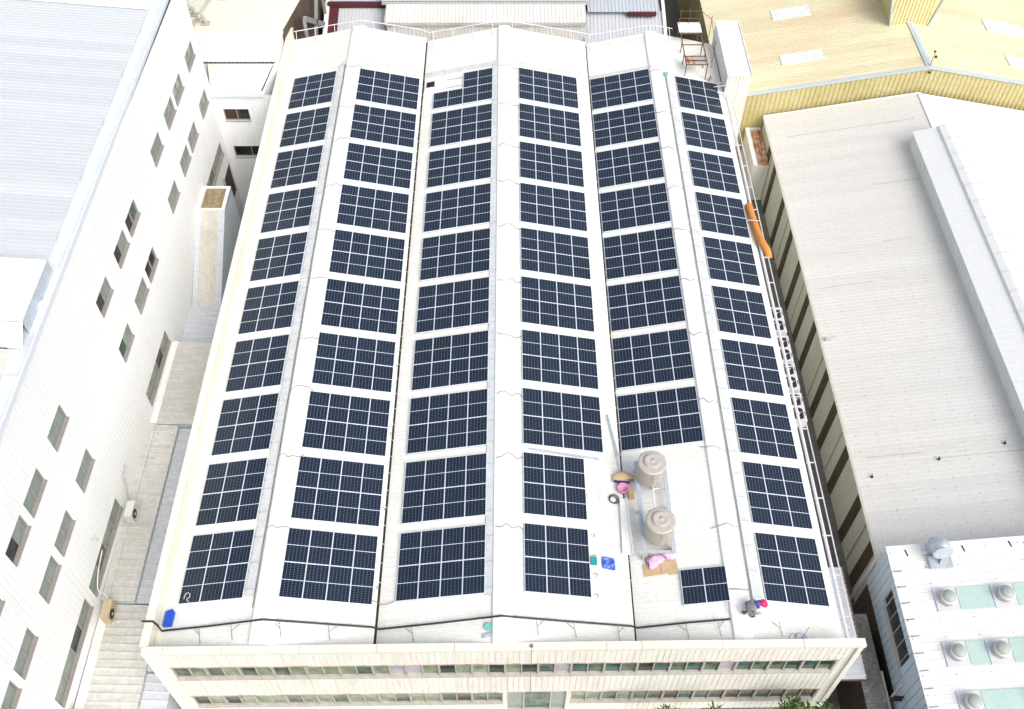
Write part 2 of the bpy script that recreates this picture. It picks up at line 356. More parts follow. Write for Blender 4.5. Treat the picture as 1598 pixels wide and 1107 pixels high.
while y < 41:
    for a_, b_ in (((-6.22, 1.0, -.03), (-5.98, 1.0, -.25)), ((5.64, 1.2, -.3), (5.86, 1.2, -.5))):
        k_ = 'l' if a_[0] < 0 else 'r'
        if k_ not in STRAP:
            STRAP[k_] = MB().bar(a_, b_, .035, .02).build('gutter_strap', GALV, fac)
        else:
            c_ = STRAP[k_].copy(); COL.objects.link(c_); c_.location.y += y-1.0
    y += 1.0
m = MB()     # body walls below the roof
m.quad((-15.9, Y0, GZ), (-15.9, Y0, -.3), (-15.9, Y1, -.3), (-15.9, Y1, GZ))
m.quad((15.25, Y0, GZ), (15.25, Y1, GZ), (15.25, Y1, -.66), (15.25, Y0, -.66))
pf = [(-15.9, -.27)]+[(x, z-.066) for a, b, c, d in SL for x, z in ((a, b), (c, d))]+[(15.25, -.66)]
m.quad(*([(x, Y1-.02, z) for x, z in pf]+[(15.25, Y1-.02, GZ), (-15.9, Y1-.02, GZ)]))
m.build('outer_wall', CREAM, fac)
m = MB()     # left parapet wall with coping
m.box((-16.2, -2.5, GZ), (-15.96, 44.75, .72)); m.box((-16.27, -2.5, .72), (-15.9, 44.8, .80))
for k in range(12): m.box((-16.275, 1.5+k*3.7, .715), (-15.895, 1.53+k*3.7, .81))
m.box((-15.95, Y0, -.30), (-15.86, Y1, -.14))
m.build('parapet', CREAMP, fac)
# front: cladding with two window bands, coping, windows, door
FR_ = .0105; YW = -2.6
def fpart(mb, name, mats):
    o = mb.build(name, mats, fac, local=True); o.location = Vector((0, YW, 0))-fac.location; o.rotation_euler = (0, 0, FR_); return o
bands = [(-15.35, 15.0, -2.38, -.97), (-15.3, -.3, -6.05, -4.60), (3.0, 15.05, -6.05, -4.60), (-.1, 2.8, -7.2, -4.60)]
X0f, X1f = -16.02, 15.62
holes = [(a-X0f, b-X0f, c, d) for a, b, c, d in bands]
m = MB(); m.wall((X0f, 0, 0), (1, 0, 0), (0, -1, 0), X1f-X0f, -7.25, .62, holes, .27, -.03, .2, (.86, .89, .96))
fpart(m, 'front_cladding', CREAM)
m = MB(); m.box((X0f-.06, -.11, GZ), (X0f+.16, .22, .60)); m.box((X1f-.16, -.11, GZ), (X1f+.06, .22, .60))
m.box((X0f+.16, .2, GZ), (X1f-.16, .26, -7.28)); fpart(m, 'corner_trim', CREAM)
m = MB()
xs = [-16.12, -15.2, -12.6, -9.2, -5.8, -2.4, 1.0, 4.3, 5.85, 9.4, 13.0, 15.75]
for i in range(len(xs)-1): m.box((xs[i]+.012, -.12, .64+(.0 if i % 2 else .008)), (xs[i+1]-.012, .24, .86+(.0 if i % 2 else .012)))
m.box((-16.1, -.09, .6), (15.73, .2, .80)); fpart(m, 'coping', CREAMP)
m = MB(); m.ribs((-16.0, -.06, -7.3), (31.6, 0, 0), (0, -1.0, -.12), .27, .03); m.box((-16.0, -1.09, -7.52), (15.6, -1.05, -7.38)); m.box((-16, -1.0, -7.6), (15.6, .2, -7.5))
fpart(m, 'front_ledge', CREAM)
for a_, b_, z_ in ((-15.35, 15.0, -.97), (-15.3, -.3, -4.6), (3.0, 15.05, -4.6)):
    m = MB(); m.box((a_, -.045, z_-.012), (b_, .0, z_+.016)); fpart(m, 'drip_edge', mat('rusty drip edge', (.36, .25, .18), .8, (.72, .68, .56), .9, .9, fine=.2))
def window_frame(wd, ht, mid=True, t=.05):
    m = MB(); m.box((0, .02, 0), (wd, .16, t)); m.box((0, .02, ht-t), (wd, .16, ht)); m.box((0, .02, t), (t, .16, ht-t)); m.box((wd-t, .02, t), (wd, .16, ht-t))
    if mid: m.box((wd/2-.025, .04, t), (wd/2+.025, .15, ht-t))
    m.box((-.01, -.075, -.05), (wd+.01, .1, -.002))
    return m
WM = {}
def front_window(x, z, wd, ht, styles):
    key = ('f', round(wd, 3), round(ht, 3))
    if key not in WM:
        o = fpart(window_frame(wd, ht), 'window', WFRAME); WM[key] = o.data
        p = [MB().quad((a, .12, .05), (a+wd/2-.07, .12, .05), (a+wd/2-.07, .12, ht-.05), (a, .12, ht-.05)) for a in (.05, wd/2+.02)]
        WM[key+('p',)] = p
    else:
        o = bpy.data.objects.new('window', WM[key]); COL.objects.link(o); o.parent = fac
    c, s_ = math.cos(FR_), math.sin(FR_)
    o.location = Vector((x*c, YW+x*s_, z))-fac.location; o.rotation_euler = (0, 0, FR_)
    for q, st in zip(WM[key+('p',)], styles): q.build('pane', st, o, local=True)
random.seed(5)
W2 = (15.0+15.35)/20
for i in range(20):
    x = -15.35+i*W2
    a = random.random()
    if i < 6: st = random.choice([(G_LIGHT, G_GREEN), (G_LIGHT, G_LIGHT), (G_GREEN, G_LIGHT)])
    elif i < 11: st = [(G_LIGHT, G_CURT), (G_CURT, G_LIGHT), (G_DARK, G_LIGHT), (G_LIGHT, G_DARK), (G_LIGHT, G_DARK)][i-6]
    else: st = random.choice([(G_GREEN, G_TEAL), (G_TEAL, G_GREEN), (G_GREEN, G_GREEN), (G_DARK, G_TEAL), (G_GREEN, G_CURT)])
    front_window(x, -2.37, W2-.005, 1.38, st)
for i in range(10):
    st = [(G_DARK, G_LIGHT), (G_DARK, G_LIGHT), (G_LIGHT, G_LIGHT), (G_GREEN, G_LIGHT), (G_LIGHT, G_GREEN), (G_LIGHT, G_LIGHT), (G_LIGHT, G_GREEN), (G_LIGHT, G_LIGHT), (G_TEAL, G_DARK), (G_GREEN, G_GREEN)][i]
    front_window(-15.3+i*1.5, -6.04, 1.495, 1.42, st)
for i in range(8):
    st = [(G_LIGHT, G_LIGHT), (G_GREEN, G_LIGHT), (G_GREEN, G_GREEN), (G_DARK, G_TEAL), (G_TEAL, G_DARK), (G_DARK, G_DARK), (G_TEAL, G_DARK), (G_DARK, G_DARK)][i]
    front_window(3.0+i*1.506, -6.04, 1.495, 1.42, st)
m = window_frame(2.9, 2.58, False); m.box((.78, .03, .05), (.86, .15, 2.53)); m.box((2.1, .03, .05), (2.18, .15, 2.53)); o = fpart(m, 'balcony_door', WFRAME)
o.location = Vector((-.1, YW, -7.19))-fac.location
for a, b, g in ((.05, .78, G_GREY), (.86, 2.1, G_GREEN), (2.18, 2.85, G_GREY)):
    MB().quad((a, .12, .05), (b, .12, .05), (b, .12, 2.53), (a, .12, 2.53)).build('pane', g, o, local=True)

# ---------------------------------------------------------------- solar arrays
XL = [-15.212, -10.421, -5.230, .738, 5.863, 11.850]
ZL = [.068, .980, 0, .824, -.415, .257]
TH = [12.111, -12.044, 12.057, -12.028, 12.754, -12.570]
YO = [-.160, -.225, -.012, .089, .428, -.120]
PX, PW, PL, PD = 1.06, 1.05, 1.752, 1.768
def panel_mesh():
    m = MB(); t = .035; e = .020; mid = PL/2
    m.cur = 1
    m.box((0, 0, -t), (PW, e, 0)); m.box((0, PL-e, -t), (PW, PL, 0)); m.box((0, e, -t), (e, PL-e, 0)); m.box((PW-e, e, -t), (PW, PL-e, 0))
    m.quad((e, mid-.014, -.004), (PW-e, mid-.014, -.004), (PW-e, mid+.014, -.004), (e, mid+.014, -.004))
    m.quad((e, e, -t), (e, PL-e, -t), (PW-e, PL-e, -t), (PW-e, e, -t))
    m.cur = 0
    m.quad((e, e, -.004), (PW-e, e, -.004), (PW-e, mid-.014, -.004), (e, mid-.014, -.004))
    m.quad((e, mid+.014, -.004), (PW-e, mid+.014, -.004), (PW-e, PL-e, -.004), (e, PL-e, -.004))
    return m
PANEL = panel_mesh().build('solar_panel', [GLASS, FRAME]); PM = PANEL.data; bpy.data.objects.remove(PANEL)
RAILS = {}
def rail_mesh(n, rows):
    m = MB(); L = n*PX
    for r in range(rows):
        for q in (.42, 1.33):
            y = r*PD+q; m.bar((-.06, y, -.06), (L+.04, y, -.06), .045, .05)
            for k in range(n+1): m.box((min(k*PX, L-.05)-.0, y-.03, -.16), (min(k*PX, L-.05)+.05, y+.03, -.085))
    m.box((0, -.012, -.11), (L-.01, .0, -.036))
    return m.build('mounting_rail', GALV)
def solar_array(c, y, n, rows, label, x0=None, z0=None, skip=()):
    t = R(TH[c]); root = thing('solar_array', label, 'solar array', (XL[c] if x0 is None else x0, y, ZL[c] if z0 is None else z0), 'blue solar arrays in rows on the factory roof')
    root.rotation_euler = (0, -t, 0)
    for j in range(rows):
        for i in range(n):
            if (i, j) in skip: continue
            p = bpy.data.objects.new('solar_panel', PM); COL.objects.link(p); p.parent = root; p.location = (i*PX-.017, j*PD-.017, 0)
    if (n, rows) not in RAILS:
        r = rail_mesh(n, rows); RAILS[(n, rows)] = r.data; r.parent = root
    else:
        r = bpy.data.objects.new('mounting_rail', RAILS[(n, rows)]); COL.objects.link(r); r.parent = root
    return root
SLN = ['the outermost left slope beside the parapet', 'the slope falling to the left valley gutter', 'the slope rising from the left valley gutter',
       'the slope falling to the right valley gutter', 'the slope above the water tanks', 'the outermost right slope beside the rails']
ORD = ['farthest', 'second farthest', 'third farthest', 'fourth farthest', 'fifth farthest', 'fifth nearest', 'fourth nearest', 'third nearest', 'second nearest', 'nearest']
ORD5 = ['farthest', 'second farthest', 'third farthest', 'fourth farthest', 'fourth nearest', 'third nearest', 'second nearest', 'nearest']
for c in range(6):
    for r in range(1, 11):
        if c == 4 and r > 8: continue
        n = 3 if c in (0, 5) or (c == 3 and r > 8) else 4
        o_ = (ORD5 if c == 4 else ORD)[r-1]
        lb = '%s %s array on %s' % (o_, 'six panel' if n == 3 else 'eight panel', SLN[c])
        sk = ()
        if c == 2 and r == 1: lb = 'notched six panel array beside the roof hatch at the far end'; sk = ((0, 1), (1, 1))
        if c == 4 and r == 8: lb = 'nearest eight panel array, its lower edge just behind the brown water tank'
        solar_array(c, YO[c]+(10-r)*4.0309, n, 2, lb, skip=sk)
solar_array(4, -.25, 2, 1, 'small two panel array alone near the crouching worker', 8.06, .087)

# ---------------------------------------------------------------- cable trays along the ridges and across the far end
def tray(name, label, x, wd, y0, y1, lines=True):
    t = thing(name, label, 'cable tray', (x, y0, rz(x)))
    s_ = (rz(x+.1)-rz(x-.1))/.2; m = MB()
    def P(a, y, h): return (x+a, y, rz(x)+s_*a+h)
    m.slab([P(-wd/2, y0, .05), P(wd/2, y0, .05), P(wd/2, y1, .05), P(-wd/2, y1, .05)], (0, 0, .035))
    m.build('tray_lid', TRAY, t)
    y = y0+.3; c0 = None
    while y < y1:
        if c0 is None:
            c0 = MB().slab([P(-wd/2-.03, y, .088), P(wd/2+.03, y, .088), P(wd/2+.03, y+.05, .088), P(-wd/2-.03, y+.05, .088)], (0, 0, .014)).build('clamp', GALV, t)
        else:
            c_ = c0.copy(); COL.objects.link(c_); c_.location.y += y-y0-.3
        y += 1.33
    if lines:
        m = MB(); q = wd/2+.06 if x < 5 else -wd/2-.08
        m.tube([P(q, y0-.6, .06)]+[P(q+.012*math.sin(k*1.7), y0+k*(y1-y0)/40, .06) for k in range(1, 41)], .018, 6); m.build('cable', WIRE, t)
    return t
tray('cable_tray', 'pale steel cable tray along the left ridge', -11.83, .40, -.1, 40.3)
tray('cable_tray', 'pale steel cable tray along the left side of the middle ridge', -.93, .34, -.1, 40.3)
tray('cable_tray', 'blue grey cable tray with dark cable beside the right ridge', 11.42, .46, -.35, 39.6)
def cross_tray(xs, y, label):
    m = MB(); up = .16
    for dy in (0, .3):
        m.tube([(x, y+dy, rz(x)+up) for x in xs], .028, 6)
    for a, b in zip(xs, xs[1:]):
        n = max(1, int(abs(b-a)/.9))
        for k in range(n):
            x = a+(b-a)*(k+.5)/n; z = rz(x); m.bar((x, y, z+up), (x, y+.3, z+up), .04, .02); m.bar((x, y, z+up), (x, y, z+.02), .03, .03)
    tag(m.build('cable_ladder', TRAY), label, 'cable tray')
cross_tray([-11.8, -10.95, -6.2], 40.15, 'cable ladder across the far end of the left gable')
cross_tray([-5.95, -.9, -.3, .6, 5.6], 40.15, 'cable ladder across the far end of the middle gable')
cross_tray([5.9, 9.9, 10.4, 11.3], 40.15, 'cable ladder across the far end of the right gable')
# loose wires lying over the ridges, one or two per row of arrays
random.seed(11)
def wire(pts, label='thin grey wire lying over a white roof ridge', group='loose wires over the ridges', r=.016, mt=WIRE, name='cable', cat='cable', n=6):
    m = MB(); m.tube(bezier(pts, n), r, 6); return tag(m.build(name, mt), label, cat, group)
for k, (xa, xb) in enumerate(((-11.5, -10.3), (-.65, .72), (9.75, 11.05))):
    for r in range(10):
        y = r*4.03+3.2+random.uniform(-.3, .5)
        if k == 2 and r in (0, 1): y += .4
        n = 5; pts = []
        for i in range(n+1):
            x = xa+(xb-xa)*i/n; pts.append((x, y+random.uniform(-.16, .16), rz(x)+(.15 if abs(x-(-10.95, -.3, 10.4)[k]) < .6 else .06)))
        wire(pts)
# black pipe across the front of the roof, over the left parapet
pts = [(-16.4, -1.35, .86), (-15.9, -1.35, .86), (-15.8, -1.37, .5), (-15.75, -1.4, -.08)]
for x in (-13.5, -10.95, -8.5, -6.2, -5.9, -3, -.35, 2.5, 5.6, 5.9, 8.2, 10.75): pts.append((x, -1.42+(x+16)*.013, rz(x)+(.17 if abs(x+10.95) < .3 or abs(x+.35) < .3 else .09)))
m = MB(); m.tube(pts, .047, 8); m2 = MB()
t = thing('water_pipe', 'black pipe bent over the left parapet and running across the front of the roof', 'pipe', (-16, -1.4, 0))
m.build('pipe', BLACK, t)
for k in range(17):
    x = -14.6+k*1.5; y = -1.42+(x+16)*.013; z = rz(x)
    m2.bar((x, y+.02, z+.02), (x, y+.02, z+.34), .025, .025)
m2.build('pipe_support', GALV, t)
# thin wire stays between the pipe and the coping
for i, x in enumerate((-13.9, -12.4, -10.2, -8.1, -4.4, 1.2, 2.9, 4.9, 8.0, 9.4, 12.2)):
    y = -1.42+(x+16)*.013; z = rz(x); s_ = .35 if i % 2 else -.3
    m = MB(); m.tube([(x, y-.1, z+.3), (x+.12, y-.75, z+.04)], .014, 5); m.tube([(x+s_, y-.05, rz(x+s_)+.03), (x+.06, y-.4, z+.17)], .012, 5)
    tag(m.build('wire_stay', WIRE), 'thin bent wire stay on the roof edge behind the front coping', 'wire stay', 'wire stays behind the coping')

# ---------------------------------------------------------------- far edge railing, right edge pipes
t = thing('guard_railing', 'white guard railing following the gables along the far roof edge', 'railing', (0, 44.6, .5))
m = MB(); xs = [-15.9+k*.5 for k in range(63)]
m.tube([(x, 44.65, rz(min(x, 15.2))*.86+.72) for x in xs if x < 12.4], .032, 6); m.build('top_rail', PIPEW, t)
k = 0
for x in [-15.7+1.45*i for i in range(20)]:
    m = MB(); z = rz(x); m.tube([(x, 44.65, z*.86+.72), (x+.1, 43.75, z+.03)], .022, 6); m.build('post', PIPEW, t)
t = thing('pipe_rack', 'pair of white pipes with cross bars along the right roof edge', 'pipe rack', (15.6, 18, -.6))
m = MB(); m.tube([(15.47, -2.0, -.56), (15.47, 38.3, -.56)], .085, 8); m.build('pipe', PIPEW, t)
m = MB(); m.tube([(15.8, -2.1, -.5), (15.8, 37.9, -.5)], .035, 8); m.build('rail', PIPEW, t)
m = MB()
for k in range(19): m.bar((15.35, -.6+k*2.1, -.52), (15.82, -.6+k*2.1, -.5), .05, .04)
m.build('cross_bar', PIPEW, t)

# ---------------------------------------------------------------- rooftop objects by the tanks
t = thing('tank_stand', 'galvanised steel stand under the two brown water tanks', 'stand', (7.05, 4.6, -.1))
ztop = .42
m = MB()
for x in (6.42, 7.82): m.bar((x, 2.25, ztop-.06), (x, 7.3, ztop-.06), .20, .12)
m.build('side_beam', GALV, t)
m = MB()
for y in (2.3, 3.0, 3.75, 5.75, 6.5, 7.2): m.bar((6.52, y, ztop-.075), (7.72, y, ztop-.075), .12, .09)
m.build('cross_beam', GALV, t)
for x in (6.42, 7.82):
    for y in (2.3, 4.8, 7.2):
        m = MB(); m.box((x-.05, y-.05, rz(x)), (x+.05, y+.05, ztop-.12)); m.build('leg', GALV, t)
def tank(x, y, label, scale=1):
    t = thing('water_tank', label, 'water tank', (x, y, ztop), 'brown water tanks on the steel stand')
    m = MB(); r = .69; h = 1.24
    pr = [(r*.93, 0), (r*.985, .05)]
    for k in range(5):
        z = .1+k*.23; pr += [(r, z), (r, z+.17), (r*.985, z+.185), (r*.985, z+.215)]
    pr += [(r, h), (r*.99, h+.01)]
    m.lathe(pr, (x, y, ztop), 40); m.build('body', TANKM, t, True)
    m = MB(); m.lathe([(r*1.02, h-.01), (r*1.02, h+.03), (r*.90, h+.075), (r*.885, h+.07), (r*.70, h+.135), (r*.685, h+.13), (r*.55, h+.17), (r*.5, h+.175)], (x, y, ztop), 40); m.build('dome_top', TANKL, t, True)
    m = MB(); m.lathe([(r*.6, h+.14), (r*.6, h+.215), (r*.57, h+.225), (r*.36, h+.24), (r*.35, h+.235), (.03, h+.245), (.028, h+.26), (.0, h+.26)], (x, y, ztop), 32); m.build('lid', TANKL, t, True)
    for a_ in (.6, 2.2):
        m = MB(); m.tube([(x+r*math.cos(a_), y+r*math.sin(a_), ztop+h-.16), (x+(r+.1)*math.cos(a_), y+(r+.1)*math.sin(a_), ztop+h-.17)], .04, 8); m.build('pipe_stub', WIRE, t)
    m = MB(); m.box((x-.015, y-r-.015, ztop+.1), (x+.015, y-r+.02, ztop+h-.03)); m.build('seam', TANKM, t)
    return t
tank(7.02, 6.42, 'brown steel water tank farther from the front, close below an array')
tank(7.13, 3.22, 'brown steel water tank nearer the pink bags and cardboard')
m = MB(); m.tube([(7.1, 5.72, .6), (7.1, 5.5, .62), (7.1, 4.6, .5), (7.08, 4.0, .5)], .035, 8); m.tube([(7.1, 5.55, .62), (7.35, 5.6, .62)], .03, 8); m.tube([(6.62, 3.95, .62), (6.9, 4.02, .66)], .03, 8)
tag(m.build('tank_pipe', PIPEW), 'thin white pipe linking the two water tanks', 'pipe')
# cardboard, bags
zc = lambda x, y=0: rz(x)
def on(x, h=0): return rz(x)+.025+h
m = MB(); m.slab([(6.42, 1.36, on(6.42)), (7.2, 1.40, on(7.2, .02)), (7.22, 2.02, on(7.22, .03)), (6.40, 2.0, on(6.4))], (0, 0, .03)); m.slab([(7.22, 1.40, on(7.22, .01)), (7.98, 1.46, on(7.98, .03)), (7.95, 2.1, on(7.95)), (7.24, 2.03, on(7.24, .03))], (0, 0, .03))
m.slab([(7.55, 1.33, on(7.55)), (7.96, 1.36, on(7.96)), (7.96, 1.47, on(7.96)), (7.55, 1.43, on(7.55))], (0, 0, .012))
tag(m.build('cardboard_sheet', CARD), 'flattened brown cardboard sheet in front of the nearer tank', 'cardboard')
def crumple(name, label, cat, c, rx, ry, h, mt, seed, spike=.35, group=None, n=22):
    random.seed(seed); bm = bmesh.new(); bmesh.ops.create_icosphere(bm, subdivisions=4, radius=1)
    dirs = [(Vector((random.gauss(0, 1), random.gauss(0, 1), random.gauss(0, .8))).normalized(), random.uniform(-1, 1)) for _ in range(n)]
    for v in bm.verts:
        d = v.co.normalized(); k = 1
        for a, b in dirs: k += spike*b*max(0, d.dot(a))**6
        v.co = Vector((d.x*rx*k, d.y*ry*k, max(d.z*h*k, -.25*h)))
    me = bpy.data.meshes.new(name); bm.to_mesh(me); bm.free(); me.materials.append(mt)
    o = bpy.data.objects.new(name, me); COL.objects.link(o); o.location = c; return tag(o, label, cat, group)
crumple('plastic_bag', 'pale pink plastic bag lying flat over the cardboard', 'plastic bag', (6.98, 2.1, on(6.98, .1)), .44, .3, .15, PINK, 3, .4).rotation_euler = (0, 0, .6)
crumple('plastic_bag', 'brighter pink crumpled bag against the foot of the nearer tank stand', 'plastic bag', (7.6, 2.32, on(7.6, .16)), .36, .27, .25, PINK, 8, .45).rotation_euler = (0, 0, .5)
crumple('rag_pile', 'small brown and white rag pile under the end of the tank stand', 'rags', (6.95, 2.12+.28, on(6.95, .03)), .28, .12, .08, CARD, 4, .5)
m = MB(); zq = [(4.42+.62*i/8, 1.62+.62*j/8) for j in range(9) for i in range(9)]
random.seed(2)
m.add([(x+random.uniform(-.02, .02), y+random.uniform(-.02, .02)-(.04 if x > 4.8 else 0), on(x, .02+random.uniform(0, .09)*(1 if 0 < i % 9 < 8 else .2))) for i, (x, y) in enumerate(zq)], [[j*9+i, j*9+i+1, j*9+i+10, j*9+i+9] for j in range(8) for i in range(8)])
m.slab([(4.44, 1.64, on(4.44)), (5.0, 1.6, on(5.0)), (5.0, 2.2, on(5.0)), (4.44, 2.2, on(4.44))], (0, 0, .012))
tag(m.build('tarp_bag', BLUEBAG), 'blue and white woven bag lying flat near the valley', 'bag')
m = MB(); m.slab([(3.87, 1.75, on(3.87, .03)), (4.17, 1.75, on(4.17, .03)), (4.19, 1.95, on(4.19, .04)), (4.17, 2.17, on(4.17, .03)), (3.87, 2.17, on(3.87, .03))], (0, 0, .07))
bmm = m.build('folded_cloth', TEAL); tag(bmm, 'small teal folded cloth at the array edge', 'cloth')
# white trough over the right valley
m = MB(); pr = [(-.24, .16), (-.19, .16), (-.13, .02), (.13, .02), (.19, .16), (.24, .16)]
ya, yb = 2.45, 5.55; zv = -.28
for (a, ha), (b, hb) in zip(pr, pr[1:]):
    m.slab([(5.72+a*1.15, ya, zv+ha), (5.72+b*1.15, ya, zv+hb), (5.70+b*.8, yb, zv+hb), (5.70+a*.8, yb, zv+ha)], (0, 0, -.012))
tag(m.build('metal_trough', WHITE2), 'pale sheet metal trough laid over the right valley gutter', 'trough')
m = MB(); m.tube([(5.22, 10.55, on(5.22, .12)), (5.62, 8.0, -.2)], .055, 8); m.tube([(5.5, 8.7, -.15), (5.66, 6.9, -.25)], .03, 6)
tag(m.build('steel_pole', GALV), 'long grey pole leaning along the right valley gutter', 'pole')
m = MB(); m.bar((1.0, 8.0-.13, rz(1.0)+.10), (4.6, 7.82-.12, rz(4.6)+.12), .09, .05)
tag(m.build('aluminium_rail', GALV), 'spare aluminium rail lying in front of an array left of the tanks', 'rail')
crumple('straw_sack', 'lumpy tan sack across the valley gutter beside the pink bucket', 'sack', (5.72, 6.72, -.1), .5, .26, .2, CARD, 5, .3)
m = MB(); m.bar((5.3, 6.42, -.05), (6.08, 6.34, -.05), .11, .06); tag(m.build('strap', NAVY), 'dark blue strap between the tan sack and the pink bucket', 'strap')
t = thing('bucket', 'pink plastic bucket beside the cable coil', 'bucket', (5.72, 6.02, -.3))
m = MB(); m.lathe([(.20, 0), (.27, .3), (.29, .3), (.29, .33), (.26, .33), (.245, .3), (.185, .03)], (5.72, 6.02, -.32), 24); m.build('shell', PINKB, t, True)
m = MB(); m.tube([(5.72+.28*math.cos(a), 6.02+.1*math.sin(a), -.02+.03*math.sin(a)) for a in [k*math.pi/10 for k in range(11)]], .012, 6); m.build('handle', PIPEW, t)
m = MB()
for k in range(4):
    r_ = .17+.035*k; m.tube([(5.2+.02*k+r_*math.cos(a), 5.45+.02*(k % 2)+r_*math.sin(a), rz(5.2)+.05+.012*k+.2*(5.2-5.2-r_*math.cos(a))*1.0) for a in [j*2*math.pi/24 for j in range(25)]], .014, 6)
tag(m.build('cable_coil', BLACK), 'black cable coil left of the metal trough', 'cable coil')
m = MB(); m.box((6.0, 5.62, on(6.0)), (6.3, 5.88, on(6.0, .16))); m.slab([(6.02, 5.88, on(6.0, .16)), (6.28, 5.88, on(6.0, .16)), (6.26, 6.02, on(6.0, .26)), (6.0, 6.02, on(6.0, .26))], (0, 0, .01))
tag(m.build('carton', CARD), 'small opened carton between the bucket and the stand', 'carton')
crumple('brown_lump', 'small reddish brown sack tied at the left of the farther tank', 'sack', (6.22, 6.75, on(6.22, .1)), .14, .2, .16, PINKB, 6, .3).data.materials[0] = mat('dull terracotta', (.42, .24, .18), .7, fine=.1)
random.seed(21)
for (cx, cy, r_, lb) in ((3.95, 6.2, .3, 'thin pale wire loop beside the six panel array'), (4.25, 5.6, .35, 'wider pale wire loop on the roof left of the coil')):
    m = MB(); m.tube(bezier([(cx+r_*math.cos(a)*random.uniform(.7, 1.1), cy+r_*math.sin(a)*random.uniform(.7, 1.1), on(cx+r_*math.cos(a), .02)) for a in [k*.8 for k in range(9)]], 5), .009, 5); tag(m.build('wire_loop', STEELG), lb, 'wire')
m = MB(); m.tube([(3.72+.09*math.cos(a), 7.2+.14*math.sin(a), on(3.75, .03)) for a in [k*.5 for k in range(9)]], .028, 6); tag(m.build('tape_ring', BLACK), 'small black open ring at the corner of a six panel array', 'ring')
# thin cables dangling from the edges of the arrays
random.seed(31)
for i in range(9):
    y = 1.0+i*4.03+random.uniform(-.3, 1.2); xe = -6.23; wire([(xe, y, rz(xe)+.1), (xe+.12, y-.05, rz(xe)+.03), (xe+.05, y-.14, rz(xe)+.04)], 'short grey cable tail at the lower edge of an array', 'cable tails at array edges', .014)
for i in range(4):
    y = .2+i*1.05+random.uniform(-.1, .1); xe = 4.05; wire([(xe-.1, y, rz(xe)+.1), (xe+.1, y+.05, rz(xe)+.04), (xe+.05, y-.12, rz(xe)+.04)], 'short grey cable tail at the lower edge of an array', 'cable tails at array edges', .014)
wire([(-5.3, -.02, on(-5.3, .1)), (-5.8, -.1, on(-5.8, .03)), (-6.1, -.06, -.05), (-6.3, .0, on(-6.3, .06))], 'grey cable crossing the left valley gutter near the front', None)
wire([(9.9, .35, on(9.9, .05)), (10.5, .25, on(10.5, .16)), (11.1, .3, on(11.1, .06))], 'dark cable from the small array over the right ridge', None, .02)
wire([(10.05, -.3, on(10.05, .03)), (10.4, -.62, on(10.4, .12)), (10.15, -.9, on(10.1, .05)), (9.9, -.55, on(9.9, .03)), (10.0, -.1, on(10.0, .04))], 'pale loose wire loop beside the crouching worker', None, .01, STEELG)
m = MB(); m.tube(bezier([(-15.0, .05, .1), (-14.95, .3, .14), (-14.8, .32, .17), (-14.72, .15, .18), (-14.85, .0, .16), (-14.7, -.1, .16)], 5), .016, 6); tag(m.build('rope', PIPEW), 'looped white cord on the nearest left corner array', 'cord')
# blue board, hatch, small drains, antenna
t = MB(); a = Vector((-15.72, -1.22, -.12)); t.slab([a, a+Vector((.42, .0, .09)), a+Vector((.46, .62, .16)), a+Vector((.34, .74, .15)), a+Vector((.02, .66, .05))], (0, 0, .22))
tag(t.build('blue_box', BLUE), 'bright blue plastic box in the front left roof corner', 'box')
t = thing('roof_hatch', 'white roof hatch with dark opening beside the notched array', 'hatch', (-5.2, 39.1, 0))
zz = lambda x: rz(x)
m = MB(); m.slab([(-5.95, 38.45, zz(-5.95)+.02), (-4.35, 38.45, zz(-4.35)+.02), (-4.35, 39.75, zz(-4.35)+.02), (-5.95, 39.75, zz(-5.95)+.02)], (0, 0, .14)); m.build('curb', WHITE2, t)
m = MB(); m.slab([(-5.82, 38.75, zz(-5.82)+.165), (-5.25, 38.75, zz(-5.25)+.165), (-5.25, 39.35, zz(-5.25)+.165), (-5.82, 39.35, zz(-5.82)+.165)], (0, 0, .006)); m.build('opening', DARK, t)  # near-black plate paints the shade of an opening onto the closed curb
m = MB(); m.slab([(-5.2, 38.6, zz(-5.2)+.17), (-4.4, 38.6, zz(-4.4)+.17), (-4.4, 39.6, zz(-4.4)+.17), (-5.2, 39.6, zz(-5.2)+.17)], (0, 0, .05)); m.build('lid', WHITE2, t)
m = MB(); m.lathe([(.19, 0), (.19, .05), (.12, .07), (.11, .05), (.0, .05)], (-.92, -1.63, on(-.92, .03)), 20); tag(m.build('plastic_dish', TEALL), 'round teal dish on the roof near the front coping', 'dish')
m = MB(); m.bar((-1.2, -2.05, on(-1.2)), (-.72, -1.95, on(-.72)), .2, .05); m.bar((-1.1, -2.02, on(-1.1, .04)), (-.85, -1.97, on(-.85, .04)), .06, .05); tag(m.build('metal_bracket', GALV), 'small grey metal bracket beside the teal dish', 'bracket')
t = thing('antenna', 'small dark antenna bowl with rods at the right end of the coping', 'antenna', (13.2, -1.85, -.1))
m = MB(); m.lathe([(.02, 0), (.2, .05), (.27, .12), (.25, .12), (.02, .03)], (13.2, -1.85, on(13.2, .02)), 16); m.build('bowl', GALV, t, True)
m = MB(); m.tube([(13.2, -1.85, .0), (13.5, -1.5, .45)], .014, 5); m.tube(bezier([(13.1, -1.8, -.05), (12.8, -1.65, .12), (12.6, -1.9, -.02)], 6), .012, 5); m.build('rod', WIRE, t)
m = MB(); m.box((.92, -2.6, .86), (1.06, -2.47, .93)); m.tube([(.98, -2.72, .88), (.98, -2.76, .3), (1.02, -2.7, -5.0)], .012, 5); tag(m.build('cable_clip', WIRE), 'small dark clip and thin wire hanging down the middle of the front', 'clip')
